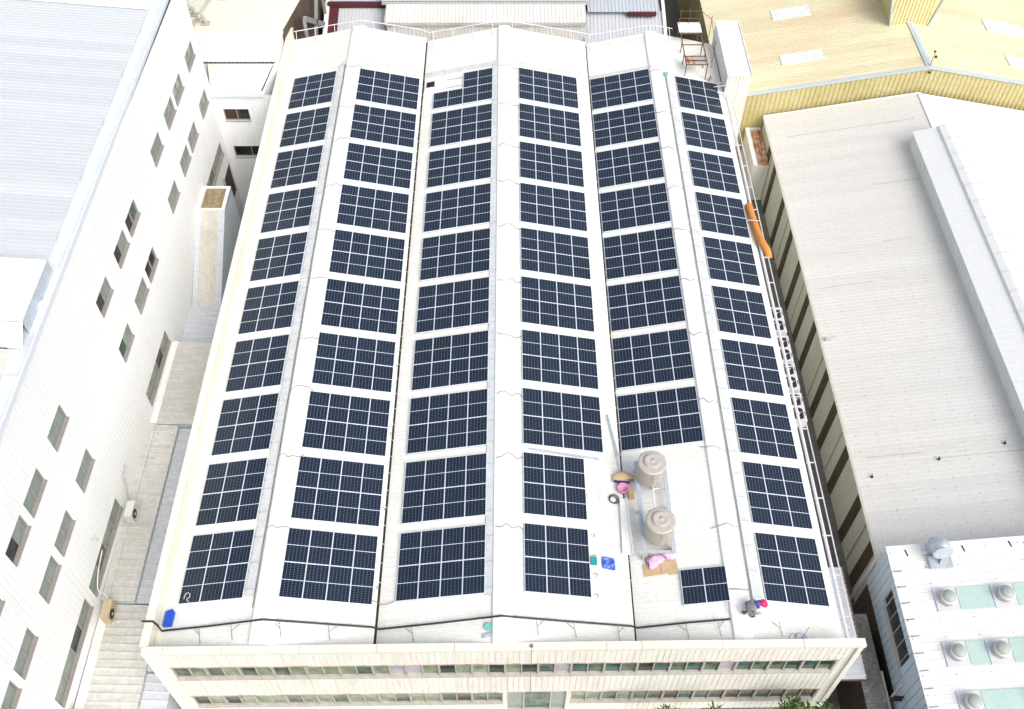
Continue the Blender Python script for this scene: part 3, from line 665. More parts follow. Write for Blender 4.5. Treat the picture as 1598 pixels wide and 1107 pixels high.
m = MB(); m.lathe([(.16, 0), (.16, .22), (.13, .24), (.02, .24)], (11.15, 39.55, on(11.15, .0)), 16); tag(m.build('drum', TEALL), 'small teal drum at the far end of the right cable tray', 'drum')

# orange duct hose over the right edge
pts = bezier([(15.25, 27.0, on(15.2, .2)), (15.3, 26.0, on(15.2, .22)), (15.38, 24.9, on(15.2, .24)), (15.45, 24.1, -.3), (15.55, 23.5, -.25), (15.8, 22.95, -.4), (15.9, 22.6, -.7)], 7)
m = MB(); m.tube(pts, [(.245 if i % 2 else .185) for i in range(len(pts))], 14)
t = thing('duct_hose', 'orange ribbed flexible duct lying over the right roof edge', 'hose', (15.2, 24.5, -.4)); m.build('hose', ORANGE, t, True)
m = MB(); m.bar((14.85, 25.3, on(14.9, .42)), (15.65, 25.2, on(15.2, .5)), .05, .02); m.build('tie_strap', PIPEW, t)

# ---------------------------------------------------------------- crouching worker
def skin_mesh(name, verts, edges, mats, parent, sub=2):
    me = bpy.data.meshes.new(name); me.from_pydata([v[:3] for v in verts], edges, []); me.update()
    o = bpy.data.objects.new(name, me); COL.objects.link(o); o.parent = parent
    for m_ in mats: me.materials.append(m_)
    md = o.modifiers.new('skin', 'SKIN'); md.use_smooth_shade = True
    for i, v in enumerate(verts):
        sv = me.skin_vertices[0].data[i]; sv.radius = (v[3], v[4] if len(v) > 4 else v[3]); sv.use_root = (i == 0)
    sb = o.modifiers.new('sub', 'SUBSURF'); sb.levels = sub; sb.render_levels = sub
    return o
def chain(V, E, start, pts):
    prev = start
    for p in pts: V.append(p); E.append((prev, len(V)-1)); prev = len(V)-1
    return prev
worker = thing('person', 'crouching worker in grey jacket and magenta hard hat beside the right ridge', 'person', (10.75, -.75, rz(10.75)+.05))
V = [(-.10, 0, .30, .17, .15)]; E = []
# torso bent forward towards +x
chest = chain(V, E, 0, [(.02, 0, .42, .165, .15), (.16, 0, .52, .175, .16), (.28, 0, .58, .15, .14)])
neck = chain(V, E, chest, [(.37, 0, .62, .062)])
head = chain(V, E, neck, [(.43, 0, .655, .085), (.50, 0, .66, .098), (.56, 0, .645, .075)])
for s_ in (-1, 1):
    # arms reach down towards the roof in front
    e = chain(V, E, chest-1, [(.20, .19*s_, .55, .075), (.24, .25*s_, .42, .055), (.30, .24*s_, .30, .048), (.40, .16*s_, .17, .038), (.44, .13*s_, .13, .03)])
    palm = chain(V, E, e, [(.49, .115*s_, .095, .028)])
    for q, (dx, ln) in enumerate(((-.026, .06), (-.009, .07), (.009, .066), (.026, .052))):
        chain(V, E, palm, [(.515, .115*s_+dx, .08, .0095), (.515+ln*.55, .115*s_+dx*1.2, .055, .0085), (.515+ln*.8, .115*s_+dx*1.2, .028, .008)])
    chain(V, E, e, [(.465, .085*s_, .10, .011), (.49, .07*s_, .075, .0095)])
    # squatting legs: knee up and forward, shin down, foot flat
    chain(V, E, 0, [(.0, .12*s_, .28, .105), (.20, .20*s_, .34, .082), (.28, .22*s_, .34, .07), (.20, .21*s_, .20, .055), (.10, .20*s_, .07, .045), (.16, .20*s_, .035, .04), (.25, .22*s_, .025, .034)])
body = skin_mesh('body', V, E, [GREYCL], worker)
def blob(name, parent, c, r, mt, zmin=None, sub=3):
    bm = bmesh.new(); bmesh.ops.create_icosphere(bm, subdivisions=sub, radius=1)
    for v in bm.verts:
        v.co = Vector((v.co.x*r[0], v.co.y*r[1], v.co.z*r[2]))
        if zmin is not None and v.co.z < zmin: v.co.z = zmin
    me = bpy.data.meshes.new(name); bm.to_mesh(me); bm.free(); me.materials.append(mt); me.polygons.foreach_set('use_smooth', [True]*len(me.polygons))
    o = bpy.data.objects.new(name, me); COL.objects.link(o); o.parent = parent; o.location = c; return o
blob('face', worker, (.545, 0, .63), (.07, .078, .09), SKIN); blob('nose', worker, (.612, 0, .625), (.02, .014, .018), SKIN)
for s_ in (-1, 1): blob('ear', worker, (.50, .1*s_, .635), (.024, .014, .03), SKIN); blob('eye', worker, (.603, .03*s_, .642), (.01, .011, .008), HAIR)
blob('mouth', worker, (.605, 0, .588), (.008, .024, .007), HATP)
blob('hair', worker, (.455, 0, .655), (.085, .092, .085), HAIR)
h = blob('hard_hat', worker, (.515, 0, .69), (.135, .128, .12), HATP, -.03); h.rotation_euler = (0, R(20), 0)
m = MB(); m.lathe([(.08, 0), (.165, .004), (.17, .016), (.12, .03)], (.53, 0, .675), 24, (.32, 0, .95)); m.build('hat_brim', HATP, worker, True, local=True)
m = MB(); m.tube([(.355+.02*math.cos(a), .12*math.cos(a), .62+.10*math.sin(a)) for a in [k*2*math.pi/16 for k in range(17)]], .052, 8); m.slab([(.24, -.09, .73), (.40, -.07, .735), (.40, .07, .735), (.24, .09, .73)], (0, 0, .02)); m.build('neck_cloth', SCARF, worker, True, local=True)
for s_ in (-1, 1): blob('shoe', worker, (.19, .21*s_, .035), (.14, .055, .05), TROU, -.03)
blob('tool_pouch', worker, (-.12, -.16, .25), (.09, .07, .1), mat('maroon pouch', (.16, .05, .06), .8, fine=.2))

worker.scale = (1.22, 1.22, 1.22)
# ---------------------------------------------------------------- rusty platform frame and stair tower at the far right
t = thing('steel_platform', 'rusty welded steel platform frame on the far right roof corner', 'platform', (13.3, 42, 0))
for x in (12.6, 14.1):
    m = MB(); m.bar((x, 39.95, .95), (x, 45.1, .95), .07, .07); m.build('side_rail', RUSTY, t)
    for y in (40.0, 41.4, 42.8, 44.9):
        m = MB(); m.bar((x, y, rz(x)), (x, y, .92), .06, .06, (1, 0, 0)); m.build('leg', RUSTY, t)
for y in (40.0, 40.5, 41.0, 42.4, 43.8):
    m = MB(); m.bar((12.63, y, .955), (14.07, y, .955), .06, .06); m.build('rung', RUSTY, t)
m = MB(); m.slab([(12.66, 40.05, .86), (13.3, 40.05, .86), (13.1, 41.0, .86), (12.66, 41.0, .86)], (0, 0, .05)); m.build('rusty_plate', RUST, t)
m = MB(); m.slab([(13.25, 40.1, .84), (14.04, 40.1, .84), (14.04, 41.0, .84), (13.25, 41.0, .84)], (0, 0, .04)); m.slab([(13.2, 41.5, .3), (14.0, 41.5, .3), (14.0, 42.0, .3), (13.2, 42.0, .3)], (0, 0, .04)); m.build('grey_plate', STEELG, t)
m = MB(); m.slab([(12.5, 43.85, 1.0), (14.15, 43.85, 1.0), (14.15, 45.1, 1.0), (12.5, 45.1, 1.0)], (0, 0, .05)); m.build('white_board', WHITE2, t)
for (x, y) in ((12.6, 44.9), (14.1, 44.9), (13.3, 44.95), (14.75, 44.0), (14.6, 40.9)):
    m = MB(); m.tube([(x, y, .5), (x, y, 2.3)], .022, 6); m.build('upright', RUSTY, t)
m = MB(); m.tube([(12.6, 44.9, 2.1), (14.1, 44.9, 2.1), (14.75, 44.0, 2.0), (14.6, 40.9, 1.9)], .02, 6); m.tube([(12.6, 44.9, 1.5), (14.1, 44.9, 1.5)], .02, 6); m.tube([(14.1, 42.8, .95), (14.7, 42.2, .5), (14.6, 40.9, .0)], .02, 6); m.build('hand_rail', RUSTY, t)
crumple('orange_cone', 'small faded orange cone in front of the rusty platform', 'cone', (14.45, 39.85, on(14.45, .2)), .12, .12, .35, RUST, 9, .1)
t = thing('stair_tower', 'narrow white ribbed stair tower standing at the far right roof edge', 'tower', (16.2, 42, GZ))
TX0, TX1, TY0, TY1, TZ = 15.36, 17.0, 38.7, 45.2, 1.0
m = MB(); m.ribs((TX0, TY0, TZ), (TX1-TX0, 0, 0), (0, TY1-TY0, 0), .2, .012); m.build('roof', WHITE2, t)
m = MB(); m.box((TX0-.05, TY0-.04, TZ-.03), (TX0, TY1+.04, TZ+.09)); m.box((TX1, TY0-.04, TZ-.03), (TX1+.05, TY1+.04, TZ+.09)); m.box((TX0, TY1, TZ-.03), (TX1, TY1+.05, TZ+.09)); m.box((TX0, TY0-.05, TZ-.05), (TX1, TY0, TZ+.04)); m.build('trim', WHITE2, t)
m = MB(); m.wall((TX0, TY0, 0), (1, 0, 0), (0, -1, 0), TX1-TX0, GZ, TZ-.05, (), .22, .03); m.build('front_wall', CREAM, t)
m = MB(); m.quad((TX0, TY0, GZ), (TX0, TY0, TZ), (TX0, TY1, TZ), (TX0, TY1, GZ)); m.quad((TX1, TY0, GZ), (TX1, TY1, GZ), (TX1, TY1, TZ), (TX1, TY0, TZ)); m.quad((TX0, TY1, GZ), (TX1, TY1, GZ), (TX1, TY1, TZ), (TX0, TY1, TZ)); m.build('side_wall', WHITE, t)
m = MB(); m.tube([(14.6, 39.0, -.2), (15.2, 38.75, .1), (15.45, 38.6, .2)], .04, 6); m.tube([(14.7, 39.4, -.2), (15.4, 39.1, .1)], .04, 6); m.tube([(14.8, 38.55, -.35), (15.3, 38.45, -.3), (15.4, 38.4, -.9)], .05, 6)
tag(m.build('white_pipe', PIPEW), 'short white pipes between the roof and the stair tower', 'pipe')

# ---------------------------------------------------------------- left: tall white building
def lwx(y): return -21.08+.01*y
LBY0, LBY1, LBZ = -9.0, 37.6, 9.15
lb = thing('white_building', 'tall white building with pale blue roof and three rows of windows along the left', 'building', (-30, 14, GZ))
YS = [36.62, 33.13, 30.78, 27.38, 21.53, 19.13, 15.67, 7.48, 4.0, 1.64, -1.86, -4.2]
WW, WH = 1.92, 1.12
WINS = [(y-WW, y, 4.12, 4.12+WH) for y in YS]+[(y-WW, y, .38, .38+WH) for y in YS]
LONG = [(31.5, 36.6, -4.2, -3.08), (14.2, 19.1, -4.32, -3.2), (2.2, 7.4, -4.3, -3.2), (-3.45, 1.63, -4.22, -3.1)]
Av = Vector((.01, 1, 0)).normalized(); Nv = Vector((1, -.01, 0)).normalized()
m = MB(); m.wall((lwx(LBY0), LBY0, 0), Av, Nv, LBY1-LBY0, GZ, LBZ-.25, [(a-LBY0, b-LBY0, c, d) for a, b, c, d in WINS+LONG], .33, .007, .14)
m.build('wall', WALLW, lb)
m = MB(); m.quad((lwx(LBY1), LBY1, GZ), (lwx(LBY1), LBY1, LBZ), (-60, LBY1, LBZ+2.5), (-60, LBY1, GZ)); m.build('end_wall', WALLW, lb); m = MB(); m.quad((lwx(LBY0), LBY0, GZ), (-60, LBY0, GZ), (-60, LBY0, LBZ+2), (lwx(LBY0), LBY0, LBZ)); m.build('end_wall', WALLW, lb); m = MB()
m.box((lwx(LBY1)-.16, LBY1-.12, GZ), (lwx(LBY1)+.03, LBY1+.03, LBZ)); m.build('corner_trim', WALLW, lb)
m = MB(); x0 = lwx(10)
m.box((x0-.55, LBY0, LBZ-.25), (x0+.14, 50, LBZ-.06))
m.box((x0+.05, LBY0, LBZ-.06), (x0+.16, 50, LBZ+.08))
m.box((x0-.95, LBY0, LBZ-.2), (x0-.55, 50, LBZ-.03))
for k in range(12): m.box((x0-.6, -3+k*4.3, LBZ-.04), (x0+.12, -2.55+k*4.3, LBZ+.085))
m.build('gutter', GUTTER, lb)
sl = .09
def lbroof(ya, yb, dz, name, mt, pitch=.3, xe=-21.7, xw=-55):
    m = MB(); m.ribs((xe, ya, LBZ+dz), (0, yb-ya, 0), (xw-xe, 0, -(xw-xe)*sl), pitch, .014); return m.build(name, mt, lb)
lbroof(12.25, 33.9, .02, 'roof_sheet', BLUEROOF, .27)
lbroof(33.75, 50, .07, 'roof_sheet', WHITE2, .3)
lbroof(-9, 7.6, -.02, 'roof_sheet', mat('beige roof sheet', (.66, .64, .58), .55, (.55, .52, .45), .4, .3, fine=.06), .36)
# raised brighter block on the roof
m = MB(); m.ribs((-21.25, 8.5, LBZ+.75), (0, 3.75, 0), (-30, 0, 30*sl), .3, .03)
m.build('raised_roof', mat('pale raised roof', (.74, .77, .80), .5, (.6, .66, .74), .5, .4, (.3, 1, 1), fine=.05), lb)
m = MB(); m.quad((-21.25, 8.5, LBZ-.3), (-21.25, 12.25, LBZ-.3), (-21.25, 12.25, LBZ+.75), (-21.25, 8.5, LBZ+.75)); m.quad((-21.25, 12.25, LBZ), (-52, 12.25, LBZ+2.7), (-52, 12.25, LBZ+3.6), (-21.25, 12.25, LBZ+.78))
m.build('raised_side', GALV, lb)
m = MB(); m.ribs((-21.22, 8.48, LBZ+.74), (-30, 0, 30*sl), (0, -.9, -.68), .27, .03, flip=False); m.build('raised_front', WHITE2, lb)
LWM = {}
def lwindow(a, b, z0, z1, n, styles):
    wd, ht = b-a, z1-z0; key = (round(wd, 2), round(ht, 2), n)
    if key not in LWM:
        m = window_frame(wd, ht, n == 2, .045)
        if n > 2:
            for k in range(1, n): m.box((wd*k/n-.03, .03, .04), (wd*k/n+.03, .15, ht-.04))
        m.box((-.0, -.03, .0), (wd, .12, .06))
        LWM[key] = m.build('window', PINKF, lb, local=True).data; o = [c for c in lb.children if c.data == LWM[key]][0]
    else:
        o = bpy.data.objects.new('window', LWM[key]); COL.objects.link(o); o.parent = lb
    # local x along wall (+y world), local -y outward (+x world)
    o.location = Vector((lwx(a), a, z0))-lb.location; o.rotation_euler = (0, 0, R(90)-.01)
    k = len(styles)
    for i, st in enumerate(styles):
        x0_ = .05+(wd-.1)*i/k; x1_ = .05+(wd-.1)*(i+1)/k-.03
        MB().quad((x0_, .115, .1), (x1_, .115, .1), (x1_, .115, ht-.05), (x0_, .115, ht-.05)).build('pane', st, o, local=True)
random.seed(4)
darkA = {4: (G_DARK, G_GREEN), 5: (G_DARK, G_GREY), 6: (G_DARK, G_GREY), 9: (G_DARK, G_GREY)}
darkB = {4: (G_DARK, G_DARK), 6: (G_TEAL, G_LIGHT)}
for i, y in enumerate(YS):
    lwindow(y-WW, y, 4.12, 4.12+WH, 2, darkA.get(i, (G_GREY, G_GREY)))
    lwindow(y-WW, y, .38, .38+WH, 2, darkB.get(i, (G_GREY, G_GREY)))
for a, b, c, d in LONG: lwindow(a, b, c, d, 4, random.choice([(G_GREY, G_GREEN, G_GREY, G_GREY), (G_GREY, G_GREY, G_DARK, G_GREY)]))

# ---------------------------------------------------------------- left alley: lean-to roofs, sheds, far connector
def lean(label, x0, x1, y0, y1, z0, z1, mt, pitch=.4, along='y', wallm=None, name='lean_to_roof', h=.035):
    t = thing(name, label, 'lean-to', ((x0+x1)/2, (y0+y1)/2, GZ))
    m = MB()
    if along == 'x': m.ribs((x0, y0, z0), (0, y1-y0, 0), (x1-x0, 0, z1-z0), pitch, h, flip=True)   # ribs run across the alley
    else: m.ribs((x0, y0, z0), (x1-x0, 0, 0), (0, y1-y0, z1-z0), pitch, h)                     # ribs run along the alley
    m.build('roof_sheet', mt, t)
    if along == 'x': a, b, c, d = z0, z1, z1, z0
    else: a, b, c, d = z0, z0, z1, z1
    e = .03; m = MB()
    m.quad((x0, y0, GZ), (x1, y0, GZ), (x1, y0, b-e), (x0, y0, a-e)); m.quad((x1, y0, GZ), (x1, y1, GZ), (x1, y1, c-e), (x1, y0, b-e)); m.quad((x1, y1, GZ), (x0, y1, GZ), (x0, y1, d-e), (x1, y1, c-e)); m.quad((x0, y0, GZ), (x0, y0, a-e), (x0, y1, d-e), (x0, y1, GZ))
    m.build('wall', wallm or ALLEYB, t)
    return t
AX = -20.98; MX = -16.22
t = lean('long beige sheet roof behind the window air conditioner along the white building wall', AX, -19.35, 2.3, 13.3, -4.95, -5.1, ALLEY, .4, 'x')
m = MB(); m.box((AX-.03, 2.3, -4.96), (AX+.35, 13.3, -4.9)); m.build('flashing', ALLEY, t)
t = lean('wide beige sheet roof filling the middle of the left alley', AX, MX, 13.32, 19.5, -4.9, -5.2, ALLEY, .4, 'x')
m = MB(); m.box((AX-.03, 13.32, -4.9), (AX+.4, 19.5, -4.85)); m.build('flashing', WHITE2, t)
lean('lower pale blue grey sheet roof between beige roof and left parapet', -19.33, MX, 2.3, 13.25, -5.3, -5.5, ALLEYB, .45, 'x')
t = lean('front beige sheet roof at the lower left with dark cross ribs', AX, -18.05, -9, 2.25, -5.25, -5.45, ALLEY, .42, 'x', h=.05)
m = MB(); m.box((AX-.03, -9, -5.26), (AX+.42, 2.25, -5.2)); m.build('flashing', CREAM, t)
lean('beige sheet strip reaching the left parapet beside the yellow air conditioner', -18.03, MX, -1.2, 2.25, -5.46, -5.6, ALLEY, .42, 'x')
lean('pale blue grey sheet roof under the front left corner', -18.03, -16.75, -9, -1.25, -5.65, -5.8, ALLEYB, .42, 'x')
t = lean('dark edged grey ribbed roof low at the front left corner', -16.6, -14.5, -9, -2.9, -8.3, -8.5, mat('grey ribbed sheet', (.3, .31, .32), .6, fine=.15), .25, 'y')
m = MB(); m.box((-16.7, -9, -8.35), (-16.58, -2.9, -8.0)); m.build('black_edge', BLACK, t)
lean('pale blue grey sheet roof below the beige ramp cover', AX+.12, MX, 19.55, 23.4, -5.9, -6.1, ALLEYB, .4, 'x')
# sloping ramp cover with its flat box top
t = thing('ramp_cover', 'sloping beige ramp cover with pale borders against the white building', 'shed', (-19.9, 27, GZ))
m = MB(); m.ribs((-20.45, 23.4, -6.0), (1.15, 0, 0), (0, 5.6, 3.3), .19, .03); m.build('roof_sheet', TAN, t)
m = MB(); m.slab([(-20.8, 23.4, -6.0), (-20.45, 23.4, -6.0), (-20.45, 29.0, -2.7), (-20.8, 29.0, -2.7)], (0, 0, .05)); m.slab([(-19.3, 23.4, -6.0), (-18.9, 23.4, -6.0), (-18.9, 29.0, -2.7), (-19.3, 29.0, -2.7)], (0, 0, .05)); m.build('border', ALLEYB, t)
m = MB(); m.quad((-18.9, 23.4, GZ), (-18.9, 31.3, GZ), (-18.9, 31.3, -2.7), (-18.9, 29.0, -2.7), (-18.9, 23.4, -6.0)); m.quad((-20.8, 23.4, GZ), (-18.9, 23.4, GZ), (-18.9, 23.4, -6.0), (-20.8, 23.4, -6.0)); m.quad((-20.8, 31.3, GZ), (-20.8, 31.3, -2.7), (-18.9, 31.3, -2.7), (-18.9, 31.3, GZ)); m.build('wall', BLUECL, t)
m = MB(); m.ribs((-20.55, 29.15, -2.75), (1.4, 0, 0), (0, 2.0, 0), .16, .05); m.build('box_top', mat('brown weathered sheet', (.33, .25, .13), .8, (.5, .44, .3), .7, 1.2, (2, .5, 1), fine=.3), t)
m = MB(); m.box((-20.8, 29.0, -2.8), (-18.9, 29.14, -2.62)); m.box((-20.8, 31.16, -2.8), (-18.9, 31.3, -2.62)); m.box((-20.8, 29.14, -2.8), (-20.56, 31.16, -2.62)); m.box((-19.14, 29.14, -2.8), (-18.9, 31.16, -2.62)); m.build('rim', WHITE2, t)
lean('pinkish beige low roof in the far end of the left alley', -18.85, MX, 23.45, 36.0, -7.4, -7.4, mat('pinkish beige sheet', (.50, .45, .41), .6, (.35, .3, .26), .4, .5, fine=.12), .3, 'y')
t = thing('shed_door', 'dark brown door in the far left alley corner', 'door', (-20.1, 36.3, GZ)); m = MB(); m.box((-20.73, 35.0, -7.9), (-20.6, 36.75, -5.3)); m.build('leaf', DOOR, t); m = MB(); m.box((-20.74, 34.93, -7.9), (-20.57, 35.0, -5.22)); m.box((-20.74, 36.75, -7.9), (-20.57, 36.82, -5.22)); m.box((-20.74, 35, -5.3), (-20.57, 36.75, -5.22)); m.build('frame', STEELG, t)
# connector: ribbed wall with two windows, gutter, small lean roof, low flat cream building behind
cn = thing('connector_building', 'white connector block with two dark windows closing the far end of the left alley', 'building', (-18.5, 38.5, GZ))
m = MB(); ch = [(.55, 2.35, -1.95, -.95), (.55, 3.1, -5.25, -4.25)]
m.wall((-20.72, 37.5, 0), (1, 0, 0), (0, -1, 0), 4.45, GZ, .25, ch, .25, .02, .16); m.build('wall', WALLW, cn)
for a, b, c, d in ch:
    wd, ht = b-a, d-c; o = window_frame(wd, ht, True, .05).build('window', PINKF, cn, local=True); o.location = Vector((-20.72+a, 37.5, c))-cn.location
    for q, (u0, u1) in enumerate(((.05, wd*.6), (wd*.6, wd-.05))): MB().quad((u0, .12, .05), (u1, .12, .05), (u1, .12, ht-.05), (u0, .12, ht-.05)).build('pane', (mat('brown blind', (.07, .035, .03), .6) if q == 0 and c > -3 else G_DARK), o, local=True)
m = MB(); m.box((-20.7, 37.25, .22), (-16.95, 37.52, .46)); m.box((-19.6, 37.24, .215), (-19.58, 37.53, .47)); m.build('gutter', GUTTER, cn)
m = MB(); m.quad((-20.7, 37.5, .42), (-17.1, 37.5, .42), (-16.3, 39.6, 1.32), (-21.1, 39.6, 1.32)); m.build('lean_roof', CREAMROOF, cn)
m = MB(); m.slab([(-17.1, 37.5, .40), (-16.95, 37.5, .40), (-16.15, 39.6, 1.36), (-16.35, 39.6, 1.36)], (0, 0, .12)); m.quad((-17.0, 37.5, GZ), (-17.0, 37.5, .4), (-16.3, 39.6, 1.3), (-16.3, 39.6, GZ)); m.build('verge', GUTTER, cn)
m = MB(); m.slab([(-17.22, 37.62, .47), (-17.12, 37.62, .47), (-16.42, 39.45, 1.29), (-16.52, 39.45, 1.29)], (0, 0, .02)); m.build('red_strip', MAROON, cn)
cb = thing('cream_building', 'low building with pale cream roof and cowl vents beyond the left alley', 'building', (-22, 48, GZ))
m = MB(); m.ribs((-24, 39.45, 1.56), (7.78, 0, 0), (0, 3.6, .05), .3, .05); m.build('white_roof', WHITE2, cb)
m = MB(); m.slab([(-24, 43.0, 1.60), (-16.35, 43.0, 1.60), (-15.5, 47.5, 1.62), (-15.2, 70, 1.7), (-42, 70, 1.7), (-42, 43, 1.6)], (0, 0, .04)); m.build('cream_roof', CREAMROOF, cb)
m = MB(); m.quad((-24, 39.6, GZ), (-16.3, 39.6, GZ), (-16.3, 39.6, 1.5), (-24, 39.6, 1.5)); m.quad((-16.3, 39.6, GZ), (-16.35, 43.0, GZ), (-16.35, 43.0, 1.5), (-16.3, 39.6, 1.5)); m.build('wall', CREAM, cb)
m = MB(); m.quad((-16.35, 43.0, GZ), (-15.6, 47.5, GZ), (-15.6, 47.5, 1.58), (-16.35, 43.0, 1.58)); m.quad((-15.6, 47.5, GZ), (-15.3, 70, GZ), (-15.3, 70, 1.6), (-15.6, 47.5, 1.58)); m.build('shade_side', BRICK_SHADE, cb)  # cream wall coloured dark here to paint in the shade of the gap
m = MB(); m.quad((-24, 39.59, 1.33), (-16.3, 39.59, 1.33), (-16.3, 39.59, 1.54), (-24, 39.59, 1.54)); m.build('eave_shade', BRICK_SHADE, cb)  # dark strip painting the shade under the overhanging roof edge
m = MB(); m.slab([(-23.1, 43.2, 1.67), (-22.75, 43.2, 1.67), (-21.6, 50, 1.7), (-21.95, 50, 1.7)], (0, 0, .05)); m.build('roof_strip', ALLEY, cb)
def cowl(x, y, z, label):
    t = thing('cowl_vent', label, 'vent', (x, y, z), 'cowl vents on the cream roof')
    m = MB(); m.box((x-.3, y-.22, z), (x+.3, y+.22, z+.15)); m.build('base', VENTC, t)
    m = MB(); m.tube(bezier([(x, y, z+.12), (x, y, z+.42), (x-.06, y+.05, z+.55), (x-.25, y+.08, z+.57)], 5), .13, 12); m.build('neck', VENTC, t, True)
    m = MB(); m.lathe([(.13, -.06), (.22, .0), (.22, .15), (.13, .2), (.02, .205)], (x-.3, y+.09, z+.57), 18, (-1, .2, .25)); m.build('hood', VENTC, t, True)
cowl(-21.95, 43.9, 1.65, 'cowl vent nearest the white ribbed roof strip'); cowl(-22.95, 45.0, 1.65, 'cowl vent half hidden by the tall white building'); cowl(-21.3, 47.2, 1.65, 'cowl vent cut by the top edge of the photo')
# split air conditioners on the white wall
def aircon(x, y, z, case, label, ln=.95):
    t = thing('air_conditioner', label, 'air conditioner', (x, y, z), 'air conditioners in the left alley')
    m = MB(); m.box((x-.2, y-ln/2, z), (x+.2, y+ln/2, z+.72)); m.box((x-.21, y-ln/2-.01, z+.70), (x+.21, y+ln/2+.01, z+.74)); m.build('case', case, t)
    m = MB(); m.lathe([(.27, 0), (.27, .02), (.23, .03), (.02, .03)], (x+.2, y-.12, z+.36), 20, (1, 0, 0)); m.build('fan_grille', GRILLE, t)
    m = MB(); m.lathe([(.07, 0), (.07, .045), (.0, .05)], (x+.2, y-.12, z+.36), 12, (1, 0, 0)); m.build('hub', ACW, t)
    for s_ in (-1, 1):
        m = MB(); m.box((x-.25, y+s_*ln*.32-.03, z-.07), (x+.34, y+s_*ln*.32+.03, z)); m.build('bracket', STEELG, t)
aircon(-20.28, 6.95, -4.35, ACW, 'white air conditioner on brackets above the long beige roof')
aircon(-20.25, 1.45, -4.75, ACB, 'yellowed air conditioner with round fan by the front beige roof', .95)
m = MB(); m.tube(bezier([(-20.95, 4.3, -3.3), (-20.97, 3.2, -3.6), (-20.95, 2.5, -4.1), (-20.6, 2.3, -4.2), (-20.3, 2.0, -4.3)], 6), .03, 6); tag(m.build('drain_hose', PIPEW), 'white hose from the white wall to the yellowed air conditioner', 'hose')
m = MB(); m.tube([(-20.95, 9.3, -3.0), (-20.8, 9.2, -3.05), (-20.8, 8.6, -3.1), (-20.85, 8.0, -4.7)], .05, 6); tag(m.build('vent_pipe', STEELG), 'bent grey vent pipe on the white wall above the air conditioner', 'pipe')
m = MB(); m.tube([(-20.98, 4.2, -1.9), (-20.75, 4.2, -1.9)], .03, 6); m.lathe([(.03, 0), (.09, .03), (.1, .12), (.02, .13)], (-20.75, 4.2, -1.98), 12); tag(m.build('wall_lamp', STEELG), 'small grey wall lamp between two long windows', 'lamp')
m = MB(); m.box((-20.9, -4.4, -5.2), (-20.2, -3.6, -4.5)); m.box((-20.92, -4.42, -4.5), (-20.18, -3.58, -4.46)); m.lathe([(.22, 0), (.22, .03), (.02, .03)], (-20.2, -4.0, -4.85), 16, (1, 0, 0)); tag(m.build('air_conditioner', ACW), 'pale air conditioner cut off at the lower left photo edge', 'air conditioner')

# ---------------------------------------------------------------- beyond the far edge: grey warehouse, lattice frame
fw = thing('far_warehouse', 'grey ribbed warehouse with maroon edges beyond the far railing', 'building', (-1, 55, GZ))
m = MB(); m.ribs((-14.0, 47.2, -5.0), (7.5, 0, 0), (0, 6.8, 1.9), .3, .04); m.build('lower_roof', FARROOF, fw); m = MB(); m.ribs((6.2, 47.2, -5.0), (6.5, 0, 0), (0, 6.2, 1.75), .3, .04); m.build('lower_roof', FARROOF, fw)
m = MB(); m.ribs((-6.6, 47.2, -5.1), (12.9, 0, 0), (0, 3.4, .5), .3, .04)
m.build('middle_wall', FARWHITE, fw)
m = MB(); m.ribs((-9.85, 50.55, -2.5), (16.1, 0, 0), (0, 2.2, .25), .3, .04); m.build('canopy_roof', FARWHITE, fw)
m = MB(); m.box((-9.85, 50.5, -2.75), (6.25, 50.6, -2.5)); m.box((-9.95, 50.5, -2.7), (-9.85, 52.8, -2.3)); m.build('canopy_edge', TAN, fw)
m = MB(); m.wall((-9.8, 50.75, 0), (1, 0, 0), (0, -1, 0), 16.0, -6.5, -2.76, (), .3, .03); m.build('canopy_wall', FARWHITE, fw)
m = MB(); FARB = mat('far bluish sheet', (.52, .56, .60), .5, (.47, .49, .51), .3, .3, fine=.05)
for o_, u_, v_ in (((-10.3, 52.85, -2.05), (16.8, 0, 0), (0, 14, 1.0)), ((6.5, 52.75, -2.95), (5.9, 0, 0), (0, 14, 1.0)), ((-15, 54.0, -2.85), (5, 0, 0), (0, 12, 1.0))):
    m = MB(); m.ribs(o_, u_, v_, .3, .04); m.build('upper_roof', FARB, fw)
m = MB(); m.box((-10.3, 52.75, -2.3), (6.5, 52.85, -2.08)); m.build('upper_edge', STEELG, fw)
m = MB(); m.box((-14.9, 53.6, -3.1), (-10.0, 54.0, -2.75)); m.slab([(-14.75, 47.2, -4.9), (-14.0, 47.2, -4.9), (-14.0, 54.0, -3.0), (-14.75, 54.0, -3.0)], (0, 0, .06)); m.build('maroon_flashing', MAROON, fw)
m = MB(); m.box((9.8, 52.5, -3.2), (12.1, 52.75, -2.9)); m.build('maroon_flashing', MAROON, fw)
m = MB(); m.slab([(-15.1, 47.2, -4.85), (-14.75, 47.2, -4.85), (-14.75, 54.2, -2.9), (-15.1, 54.2, -2.9)], (0, 0, .12)); m.build('verge', WHITE2, fw)
m = MB(); m.slab([(12.7, 47.2, -4.9), (12.95, 47.2, -4.9), (12.9, 53.4, -3.15), (12.6, 66, .5), (12.4, 66, .5), (12.65, 53.4, -3.15)], (0, 0, .1)); m.build('verge', WHITE2, fw)
m = MB(); m.box((-14.9, 47.3, GZ), (12.7, 66, -5.6)); m.build('wall', BRICK_SHADE, fw)
t = thing('lattice_frame', 'grey crossed steel lattice frame in the gap beside the cream roof', 'steel frame', (-15.2, 48, GZ))
